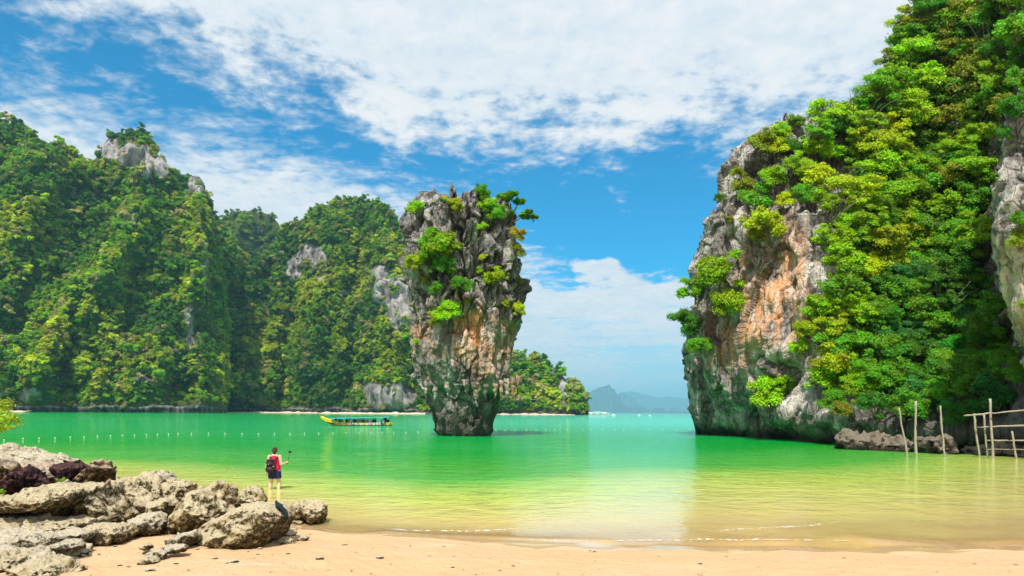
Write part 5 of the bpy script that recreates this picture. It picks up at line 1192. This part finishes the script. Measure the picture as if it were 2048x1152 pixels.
# right hand closed round the stick
gx_ = (.372, .205, 1.205)
for i, dz_ in enumerate([.03, .011, -.008, -.026]):
    body.append(cap([(.365, .19, 1.20 + dz_), (.395, .20, 1.203 + dz_), (.392, .222, 1.203 + dz_), (.37, .225, 1.2 + dz_)], [.010, .010, .009, .008]))
body.append(cap([(.35, .185, 1.215), (.352, .21, 1.24), (.37, .222, 1.245)], [.012, .010, .009]))
for sx, kn, an, fy in ((-1, (-.125, .015, .50), (-.165, -.06, .09), .05), (1, (.135, .06, .50), (.20, -.16, .10), -.05)):
    body += [cap([(sx * .095, 0, .92), (sx * .105, .01, .72), kn], [.115, .10, .062]), cap([kn, (kn[0] * .55 + an[0] * .45, (kn[1] + an[1]) / 2 - .02, .33), an], [.06, .062, .038]),
             cap([an, (an[0], an[1] - .01, .04), (an[0] + sx * .02, an[1] + .13, .03), (an[0] + sx * .03, an[1] + .20, .022)], [.04, .042, .036, .022])]
fused(capsules(body), 'body', M_skin, person, .0085 * k_, 3)
shirt = [cap([(0, 0, .97), (0, 0, 1.08), (0, 0, 1.25), (0, 0, 1.36)], [.155, .143, .157, .125]), cap([(-.07, 0, 1.30), (-.09, 0, .97)], [.118, .122]), cap([(.07, 0, 1.30), (.09, 0, .97)], [.118, .122]), cap([(-.115, 0, 1.425), (-.05, 0, 1.39)], [.066, .075]), cap([(.115, 0, 1.425), (.05, 0, 1.39)], [.066, .075])]
fused(capsules(shirt), 'tank_top', M_shirt, person, .012 * k_, 3)
mb = capsules([cap([(0, 0, .86), (0, 0, .96)], [.15, .152]), cap([(-.07, 0, .96), (-.08, 0, .88)], [.125, .13]), cap([(.07, 0, .96), (.08, 0, .88)], [.125, .13])])
for sx, kn in ((-1, (-.125, .015, .50)), (1, (.135, .06, .50))):
    a_ = np.array([sx * .09, 0, .90]); b_ = np.array([sx * .112, .018, .655]); q = np.linspace(0, 1, 6)[:, None]; mb.tube((a_ + (b_ - a_) * q) * k_, np.linspace(.13, .122, 6) * k_, 16)
fused(mb, 'shorts', M_short, person, .012 * k_, 2)
hair = capsules([cap([(0, -.012, 1.655), (0, .025, 1.665)], [.086, .082]), cap([(0, -.035, 1.60), (0, -.03, 1.55)], [.072, .055]), cap([(-.05, -.01, 1.62), (.05, -.01, 1.62)], [.055, .055]), cap([(.02, -.04, 1.70), (.03, -.05, 1.705)], [.045, .04])])
fused(hair, 'hair', M_hair, person, .009 * k_, 2)
# backpack: a thing of its own
bagp = empty('backpack', (pc[0] - .07 * k_, pc[1] - .225 * k_, feet_z + 1.10 * k_)); tag(bagp, "black backpack hanging low on the wading person's back", 'backpack')
def rbox(d, name, loc, mat, par, bev=.03, rot=(0, 0, 0)):
    bm = bmesh.new(); bmesh.ops.create_cube(bm, size=1); bmesh.ops.scale(bm, vec=[x * k_ for x in d], verts=bm.verts); bmesh.ops.bevel(bm, geom=bm.edges[:], offset=bev * k_, segments=3, affect='EDGES')
    me = bpy.data.meshes.new(name); bm.to_mesh(me); bm.free(); me.materials.append(mat)
    for p in me.polygons: p.use_smooth = True
    return link(name, me, par, [x * k_ for x in loc], rot)
rbox((.29, .15, .43), 'pack_body', (0, 0, -.01), M_bag, bagp, .05); rbox((.26, .09, .19), 'front_pocket', (0, -.09, -.115), M_bag, bagp, .03); rbox((.22, .07, .15), 'upper_pocket', (0, -.085, .075), M_bag, bagp, .03)
rbox((.26, .16, .06), 'lid', (0, 0, .20), M_bag, bagp, .025)
for dx, dz_, s_ in [(-.10, .05, .03), (-.02, .065, .02), (.13, -.01, .035), (.135, .0, .02), (-.11, -.03, .02)]: rbox((s_, .01, s_ * .6), 'buckle', (dx, -.128 if abs(dx) < .12 else -.08, dz_), M_white, bagp, .002)
for sx in (-1, 1):
    mb = MB(); q = sc([(.07 + sx * .075, .02, .20), (.07 + sx * .11, .13, .305), (.07 + sx * .12, .25, .34), (.07 + sx * .125, .345, .24), (.07 + sx * .14, .33, .0), (.07 + sx * .15, .17, -.12)]); mb.tube(q, .017 * k_, 8, sx=1.6); mb.build('strap', M_bag, bagp, smooth=True)
stick = empty('selfie_stick', (pc[0] + .378 * k_, pc[1] + .207 * k_, feet_z + 1.205 * k_)); tag(stick, 'selfie stick with a small black camera in the right hand of the wading person', 'selfie stick')
mb = MB(); mb.tube(sc([(-.015, 0, -.09), (.0, 0, 0), (.075, .03, .32)]), [.012 * k_, .012 * k_, .007 * k_], 8); mb.build('rod', M_plast, stick)
rbox((.105, .05, .075), 'camera', (.075, .03, .36), M_plast, stick, .012, (0, .3, 0)); mb = MB(); mb.tube(sc([(.07, -.0, .36), (.07, -.045, .36)]), .024 * k_, 12); mb.build('lens', M_plast, stick)

# ------------------------------------------------------------------ longtail tour boat
bD = 119.; bx0, bx1 = 641., 783.
def bp(px, py, dy=0.0): return P(px, py, bD + dy)
boat_o = bp(712, 851.5); boat = empty('longtail_boat', (boat_o[0], boat_o[1], 0)); tag(boat, 'yellow longtail tour boat with a blue awning and painted side panels', 'boat')
Lb = (bx1 - bx0) / FPX * bD; st = np.linspace(0, 1, 60)                 # 0 = bow (left), 1 = stern
def hull_sec(s):
    half = .95 * np.sin(np.clip(s * 1.25 + .02, 0, 1.35)) ** .8 * (1 - .25 * sst(s, .85, 1))
    sheer = .44 + 1.25 * np.clip(1 - s / .42, 0, 1) ** 1.7 + .12 * sst(s, .6, 1)      # gunwale height
    keel = -.25 + 1.50 * np.clip(1 - s / .24, 0, 1) ** 1.5
    return half, sheer, keel
rows = []; pal = [(.75, .10, .10), (.05, .40, .12), (.25, .55, .75), (.75, .12, .05), (.8, .7, .4), (.1, .1, .1), (.35, .6, .8), (.75, .8, .85), (.15, .35, .6), (.7, .45, .1), (.7, .7, .3), (.1, .4, .15), (.8, .55, .05), (.45, .35, .7), (.8, .35, .05), (.1, .45, .4), (.6, .35, .65), (.8, .7, .1), (.75, .25, .1), (.1, .5, .6), (.5, .75, .2)]
V, Cc_ = [], []
m_ = 17; aa = np.linspace(0, 1, m_)
for s in st:
    hf, sh, ke = hull_sec(s)
    for side in (1, -1):
        for a in (aa if side == 1 else aa[::-1][1:]):
            V.append((-Lb / 2 + s * Lb, -side * hf * math.sin((1 - a) * 0 + a * math.pi / 2) ** .55 if a > 0 else 0, ke + (sh - ke) * a ** 1.25))
V = np.array(V).reshape(60, 2 * m_ - 1, 3); V = np.concatenate([V[:, m_ - 1::-1][:, :0], V], 1)
# order each section gunwale(near) -> keel -> gunwale(far)
secs = []
for s in st:
    hf, sh, ke = hull_sec(s); prof = [(-hf * (a ** .5), ke + (sh - ke) * a ** 1.3) for a in aa[::-1]] + [(hf * (a ** .5), ke + (sh - ke) * a ** 1.3) for a in aa[1:]]
    secs.append([(-Lb / 2 + s * Lb, y, z) for y, z in prof])
V = np.array(secs); col = np.zeros(V.shape[:2] + (4,)); col[..., 3] = 1; col[..., :3] = (.66, .50, .02)
col[V[..., 2] < .16] = (.02, .06, .05, 1)
dark = (V[..., 0] < -Lb * .28) & (V[..., 2] < .30 + .55 * np.clip((-V[..., 0] / Lb - .28) / .22, 0, 1)); col[dark] = (.01, .06, .05, 1)
F = grid_faces(60, 2 * m_ - 1); ends = []
me = mesh_np('hull', V.reshape(-1, 3), F, [M_paint], True, {'paint': col.reshape(-1, 4)}); h = link('hull', me, boat); so_ = h.modifiers.new('thick', 'SOLIDIFY'); so_.thickness = .05
mb = MB(); mb.box((Lb * .06, 0, .14), (Lb * .86, 1.3, .04), None, (.25, .2, .12, 1)); mb.build('deck', M_paint, boat)
for i in range(16):                                                     # painted chevron boards on the near side
    xa = -Lb / 2 + Lb * (.375 + .037 * i); xb = xa + Lb * .0355; s_ = (xa + xb) / 2 / Lb + .5; hf, sh, ke = hull_sec(s_); mb = MB()
    for j in range(2):
        c_ = pal[(i * 2 + j * 3) % len(pal)]; z0, zm, z1 = .06, .26, sh; x0, x1 = xa + j * (xb - xa) / 2, xa + (j + 1) * (xb - xa) / 2; k2 = .10; y = -hf - .035
        for za, zb, s0, s1 in ((z0, zm, 0, k2), (zm, z1, k2, 0)):
            v = [(x0 + s0, y + .1 * (za < .2), za), (x1 + s0, y + .1 * (za < .2), za), (x1 + s1, y, zb), (x0 + s1, y, zb)]; v += [(a, b + .03, c) for a, b, c in v]
            mb.add(v, [np.array([[0, 1, 2, 3], [7, 6, 5, 4], [0, 4, 5, 1], [1, 5, 6, 2], [2, 6, 7, 3], [3, 7, 4, 0]])], (*c_, 1))
    mb.build('side_panel', M_paint, boat)
zt = lambda px, py: float(bp(px, py)[2])
mb = MB(); xa, xb = -Lb / 2 + Lb * .155, Lb * .478; za, zb_ = zt(660, 836.5), zt(780, 834.3)
n = 24; q = np.linspace(0, 1, n); yy = np.linspace(-1.05, 1.05, 9); top = np.array([[(xa + (xb - xa) * t_, y, za + (zb_ - za) * t_ - .02 + .07 * (1 - (y / 1.05) ** 2) - .03 * math.sin(t_ * 31)) for y in yy] for t_ in q])
bl = (.02, .42, .68, 1); low = top.copy(); low[..., 2] -= .06; vv_ = np.concatenate([top.reshape(-1, 3), low.reshape(-1, 3)]); gf = grid_faces(n, 9); i_ = np.arange(n) * 9
edge = np.concatenate([np.arange(9), i_[1:] + 8, (n - 1) * 9 + np.arange(9)[::-1][1:], i_[::-1][1:-1]]); e2 = np.roll(edge, -1)
mb.add(vv_, [gf, gf[:, ::-1] + 9 * n, np.stack([edge, e2, e2 + 9 * n, edge + 9 * n], 1)], bl); mb.build('awning', M_paint, boat, smooth=True)
for t_ in (.08, .27, .45, .60, .73, .87, .97):
    for y in (-.85, .85):
        mb = MB(); x = xa + (xb - xa) * t_; mb.tube([(x, y, .45), (x, y * 1.05, za + (zb_ - za) * t_)], .022, 6, (.05, .08, .08, 1)); mb.build('awning_post', M_paint, boat)
mb = MB(); mb.tube([(-Lb / 2 + .02, 0, 1.55), (-Lb / 2 - .18, 0, 1.95)], [.06, .03], 6, (.3, .3, .05, 1)); mb.build('stem_post', M_paint, boat)
mb = MB(); mb.tube([(-Lb / 2 + .5, 0, 1.30), (-Lb / 2 + .48, 0, 1.60)], [.10, .06], 8, (.8, .8, .7, 1)); mb.tube([(-Lb / 2 + .7, -.05, 1.1), (-Lb / 2 + .8, -.05, 1.32)], [.07, .03], 6, (.8, .75, .6, 1)); mb.build('bow_garland', M_paint, boat)
mb = MB(); xs = Lb * .44; mb.box((xs, 0, .80), (.75, .5, .5), None, (.02, .03, .03, 1)); mb.tube([(xs - .2, 0, 1.2), (xs - .2, 0, 1.45)], .12, 8, (.03, .03, .03, 1)); mb.tube([(xs + .3, 0, 1.0), (xs + 1.1, 0, .75), (xs + 2.4, 0, .05)], .035, 6, (.2, .2, .2, 1)); mb.build('engine', M_paint, boat)
mb = MB(); mb.tube([(Lb * .40 + .34 * math.cos(a), -1.02, .72 + .34 * math.sin(a)) for a in np.linspace(0, 6.283, 15)], .09, 7, (.02, .02, .02, 1)); mb.build('tyre_fender', M_paint, boat)
mb = MB(); mb.tube([(-.35 + .24 * math.cos(a), -1.03, .52 + .24 * math.sin(a)) for a in np.linspace(0, 6.283, 13)], .07, 7, (.02, .02, .02, 1)); mb.build('tyre_fender', M_paint, boat)
# everyone aboard
M_sk2 = flat('tanned_skin', (.35, .19, .12), .6, .1)
def rider(px, hgt, shirt, label, standing=False, seed=0, dy=0.0):
    rg = np.random.default_rng(seed); x = float(bp(px, 850)[0] - boat_o[0]); e = empty('person', (boat_o[0] + x, boat_o[1] + dy, .16)); tag(e, label, 'person', 'people in the tour boat')
    z0 = .62 if standing else .30; sh = z0 + .52
    b = [([(0, 0, z0), (0, 0, sh - .08)], [.14, .15]), ([(-.17, 0, sh), (.17, 0, sh)], [.06, .06]), ([(0, 0, sh), (0, 0, sh + .12)], [.055, .05]), ([(0, 0, sh + .22), (0, -.01, sh + .26)], [.10, .095]),
         ([(-.19, 0, sh), (-.24, -.05, sh - .26), (-.12, -.22, sh - .34)], [.05, .045, .035]), ([(.19, 0, sh), (.24, -.05, sh - .26), (.12, -.22, sh - .34)], [.05, .045, .035])]
    b += [([(sx * .09, 0, z0), (sx * .1, (-.02 if standing else -.38), z0 - (.31 if standing else .0)), (sx * .1, (0 if standing else -.38), .05)], [.085, .065, .045]) for sx in (-1, 1)]
    fused(capsules(b, 8), 'body', M_sk2, e, .03, 1)
    mt = M_riders.setdefault(shirt, flat('shirt', shirt, .8, .1)); fused(capsules([([(0, 0, z0), (0, 0, sh - .05)], [.17, .18]), ([(-.18, 0, sh - .03), (.18, 0, sh - .03)], [.08, .08])], 8), 'shirt', mt, e, .035, 1)
    fused(capsules([([(0, .015, sh + .25), (0, .03, sh + .30)], [.108, .10])], 8), 'hair', M_hair, e, .03, 1)
    return e
M_riders = {}
BK, WH, RD, BLs, GN, PK = (.015, .018, .02), (.78, .78, .76), (.5, .05, .05), (.08, .15, .4), (.05, .2, .1), (.7, .3, .3)
for i, (px, c, lb, st_) in enumerate([(671, BK, 'dark figure standing under the front of the awning', True), (679.5, BK, 'passenger in black, first of those seated behind the standing figure', False), (683, WH, 'passenger in white right behind the front black one', False), (694, BK, 'passenger in black at the start of the main group', False), (697.5, WH, 'passenger in white at the start of the painted boards', False), (702, WH, 'passenger in bright white near the front boards', False), (707, BLs, 'passenger in blue between the white ones and the tyre', False), (711, BK, 'passenger in black beside the one in blue', False), (716, WH, 'passenger in white above the side tyre', False), (721, PK, 'passenger in pink just behind the side tyre', False), (725, BK, 'passenger in black in the middle of the boat', False), (729, GN, 'passenger in dark green behind the middle', False), (734, WH, 'passenger in white with brown hair behind the middle', False), (740.5, WH, 'passenger in white near the engine end', False), (746, BK, 'passenger in black near the stern', False), (751, BK, 'last seated passenger in black before the engine', False), (770, BK, 'dark boatman standing at the engine', True)]):
    rider(px, 0, c, lb, st_, i, .25 * (-1) ** i)

# tiny boats and floating houses far off
fb = [(1182, 826.5, 1.6, WH), (1195, 826.3, 2.2, (.35, .6, .75)), (1207, 826.4, 1.8, WH), (1216, 826.2, 1.2, (.4, .6, .7)), (1226, 829, 1.0, WH), (1278, 827.4, .7, WH), (1299, 827.6, .6, WH)]
for i, (px, py, s_, c) in enumerate(fb):
    D = 880. if i < 4 else 620.; o = P(px, py, D); e = empty('floating_house' if i < 4 else 'white_boat', (o[0], o[1], 0), None, s_ * .62)
    tag(e, ['white floating house at the left end of the far row', 'pale blue roofed floating house in the far row', 'white floating house in the middle of the far row', 'small blue grey floating house at the right end of the row', 'white boat crossing in front of the far floating houses', 'tiny white boat far out below the mountains', 'tiniest white boat far out left of the right cliff'][i], 'house' if i < 4 else 'boat', 'far floating houses' if i < 4 else 'far white boats')
    mb = MB()
    if i < 4: mb.box((0, 0, .9), (7, 4, 1.8), None, (.75, .74, .7, 1)); mb.build('wall', M_paint, e); mb = MB(); mb.add([(-3.8, -2.4, 1.8), (3.8, -2.4, 1.8), (3.8, 2.4, 1.8), (-3.8, 2.4, 1.8), (-3.4, 0, 2.8), (3.4, 0, 2.8)], [np.array([[0, 1, 5, 4], [2, 3, 4, 5], [3, 2, 1, 0]]), np.array([[0, 4, 3], [1, 2, 5]])], (*c, 1)); mb.build('roof', M_paint, e)
    else:
        v = [(-4, 0, .9), (-3, -.9, .7), (4, -1, .7), (4, 1, .7), (-3, .9, .7), (-2.5, 0, -.2), (4, -.6, -.2), (4, .6, -.2)]; mb.add(v, [np.array([[1, 2, 6, 5], [3, 4, 5, 7], [2, 3, 7, 6]]), np.array([[0, 1, 5], [4, 0, 5], [0, 4, 1], [1, 4, 2], [4, 3, 2], [5, 6, 7]])], (.8, .8, .8, 1)); mb.build('hull', M_paint, e)
        mb = MB(); mb.box((.8, 0, 1.35), (3.2, 1.4, 1.3), None, (.75, .77, .8, 1)); mb.build('cabin', M_paint, e)

# ------------------------------------------------------------------ the air
M_haze, t = newmat('haze'); out(t, None, t.n('ShaderNodeVolumePrincipled', {'Color': (.33, .78, 1.0, 1), 'Density': HAZE, 'Anisotropy': 0.1}).outputs[0])
mb = MB(); zl, zh = -5.0, 900.0; mb.box((0, 16600, (zl + zh) / 2), (66400, 33400, zh - zl)); hz_o = mb.build('haze', M_haze); tag(hz_o, 'thin bluish sea haze over the bay', 'haze', kind='stuff')
